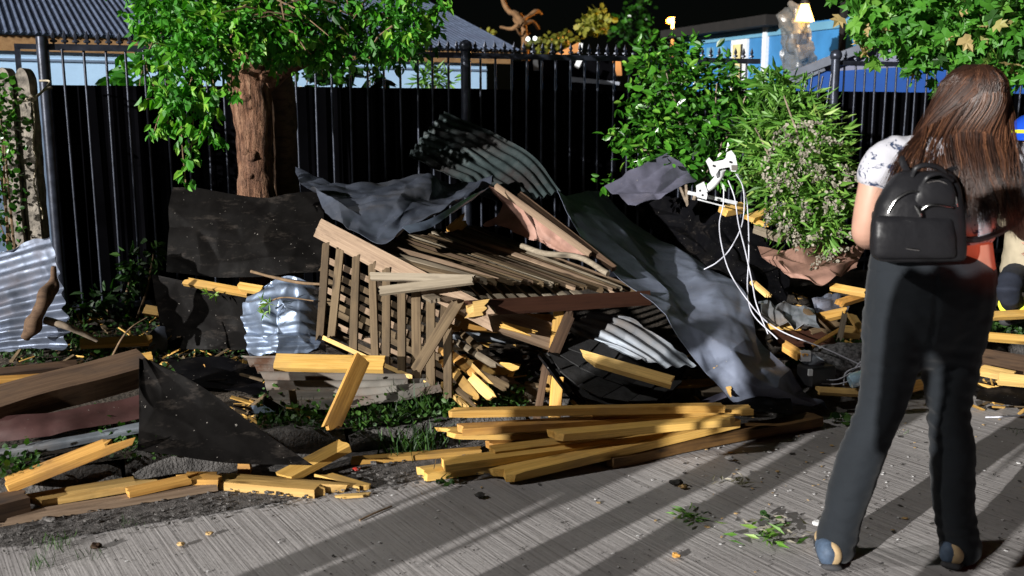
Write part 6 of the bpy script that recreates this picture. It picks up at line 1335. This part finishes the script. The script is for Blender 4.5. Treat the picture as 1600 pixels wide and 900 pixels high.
for s_ in 'lr':
    p = lerp(J[s_ + 'kn'], J[s_ + 'foot'], .45); d = (J[s_ + 'foot'] - J[s_ + 'kn']).normalized(); e1_ = d.orthogonal().normalized(); e2_ = d.cross(e1_)
    V, F = tube_geo([p - d * .03, p + d * .03], .0745, 16); mesh_obj('reflective_band', V, F, M['yellowstripe'], re_, 50)
# onlookers standing behind the photographer, between the flood light and the wreckage
nx_, ny_ = Vector((math.cos(SUN_AZ), -math.sin(SUN_AZ), 0)), Vector((math.sin(SUN_AZ), math.cos(SUN_AZ), 0))
def QR(q, r): return nx_ * q + ny_ * r
standing('person', 'onlooker in grey jacket standing behind the photographer, casting the left shadow band', QR(-2.51, -1.33), SUN_AZ, 1.66, (M['jean'], M['jacket'], M['sole']), .095)
standing('person', 'onlooker with feet apart behind the photographer, casting the twin shadow bands', QR(-1.905, .35), SUN_AZ, 1.74, (M['jean'], M['navy'], M['sole']), .137)
standing('person', 'onlooker in dark clothes close behind the photographer, shading the woman', QR(-.85, .1), SUN_AZ, 1.95, (M['navy'], M['navy'], M['sole']), .1)
# mast flood light at the left, outside the frame
fl = Vector((-8.5, 1.5, 7.0)); tgt = Vector((.5, 5.0, .3))
ft = tag(empty('work_light', Vector((fl.x, fl.y, 0))), 'tall mast flood light standing left of the photographer', 'flood light')
for k in range(3):
    a = k * 2.094; V, F = tube_geo([Vector((fl.x + .6 * math.cos(a), fl.y + .6 * math.sin(a), 0)), Vector((fl.x, fl.y, 1.6))], .03, 8); mesh_obj('leg', V, F, M['blackp'], ft, 50)
V, F = tube_geo([Vector((fl.x, fl.y, .7)), Vector((fl.x, fl.y, fl.z - .12))], .04, 10); mesh_obj('mast', V, F, M['blackp'], ft, 50)
dv = (tgt - fl).normalized(); rotm = dv.to_track_quat('-Z', 'Y').to_matrix()
bm = bmesh.new(); add_box(bm, fl + dv * -.06, .42, .30, .10, rotm); bm_obj('housing', bm, M['blackp'], ft)
M['floodglass'] = emis('lit flood glass', (1, .97, .92), 6)
bm = bmesh.new(); add_box(bm, fl - dv * .004, .36, .24, .01, rotm); bm_obj('glass', bm, M['floodglass'], ft)
sl_ = bpy.data.lights.new('work_light_beam', 'SPOT'); sl_.energy = 1120; sl_.spot_size = R(125); sl_.spot_blend = .6; sl_.shadow_soft_size = .14; sl_.color = (1, .97, .93)
so = bpy.data.objects.new('work_light_beam', sl_); COL.objects.link(so); so.parent = ft; so.location = fl + dv * .05 - Vector((fl.x, fl.y, 0)); so.rotation_euler = dv.to_track_quat('-Z', 'Y').to_euler()
# red beacon of an emergency vehicle to the right, outside the frame
rb = Vector((3.1, 2.2, 1.15)); bcn = tag(empty('beacon', Vector((rb.x, rb.y, 0))), 'red flashing beacon on a stand to the right of the woman', 'beacon')
V, F = tube_geo([Vector((rb.x, rb.y, 0)), rb - Vector((0, 0, .06))], .025, 8); mesh_obj('stand', V, F, M['blackp'], bcn, 50)
M['redglass'] = emis('red beacon glass', (1, .04, .02), 5)
V, F = tube_geo([rb - Vector((0, 0, .06)), rb, rb + Vector((0, 0, .05)), rb + Vector((0, 0, .07))], [.06, .06, .05, .02], 14); mesh_obj('dome', V, F, M['redglass'], bcn, 50)
rl = bpy.data.lights.new('beacon_glow', 'SPOT'); rl.energy = 40; rl.color = (1, .12, .04); rl.shadow_soft_size = .05; rl.spot_size = R(8); rl.spot_blend = .4
ro_ = bpy.data.objects.new('beacon_glow', rl); COL.objects.link(ro_); ro_.parent = bcn; ro_.location = Vector((-.07, .03, rb.z)); 
ro_.rotation_euler = (W(1545, 393, -.05) - rb).to_track_quat('-Z', 'Y').to_euler()
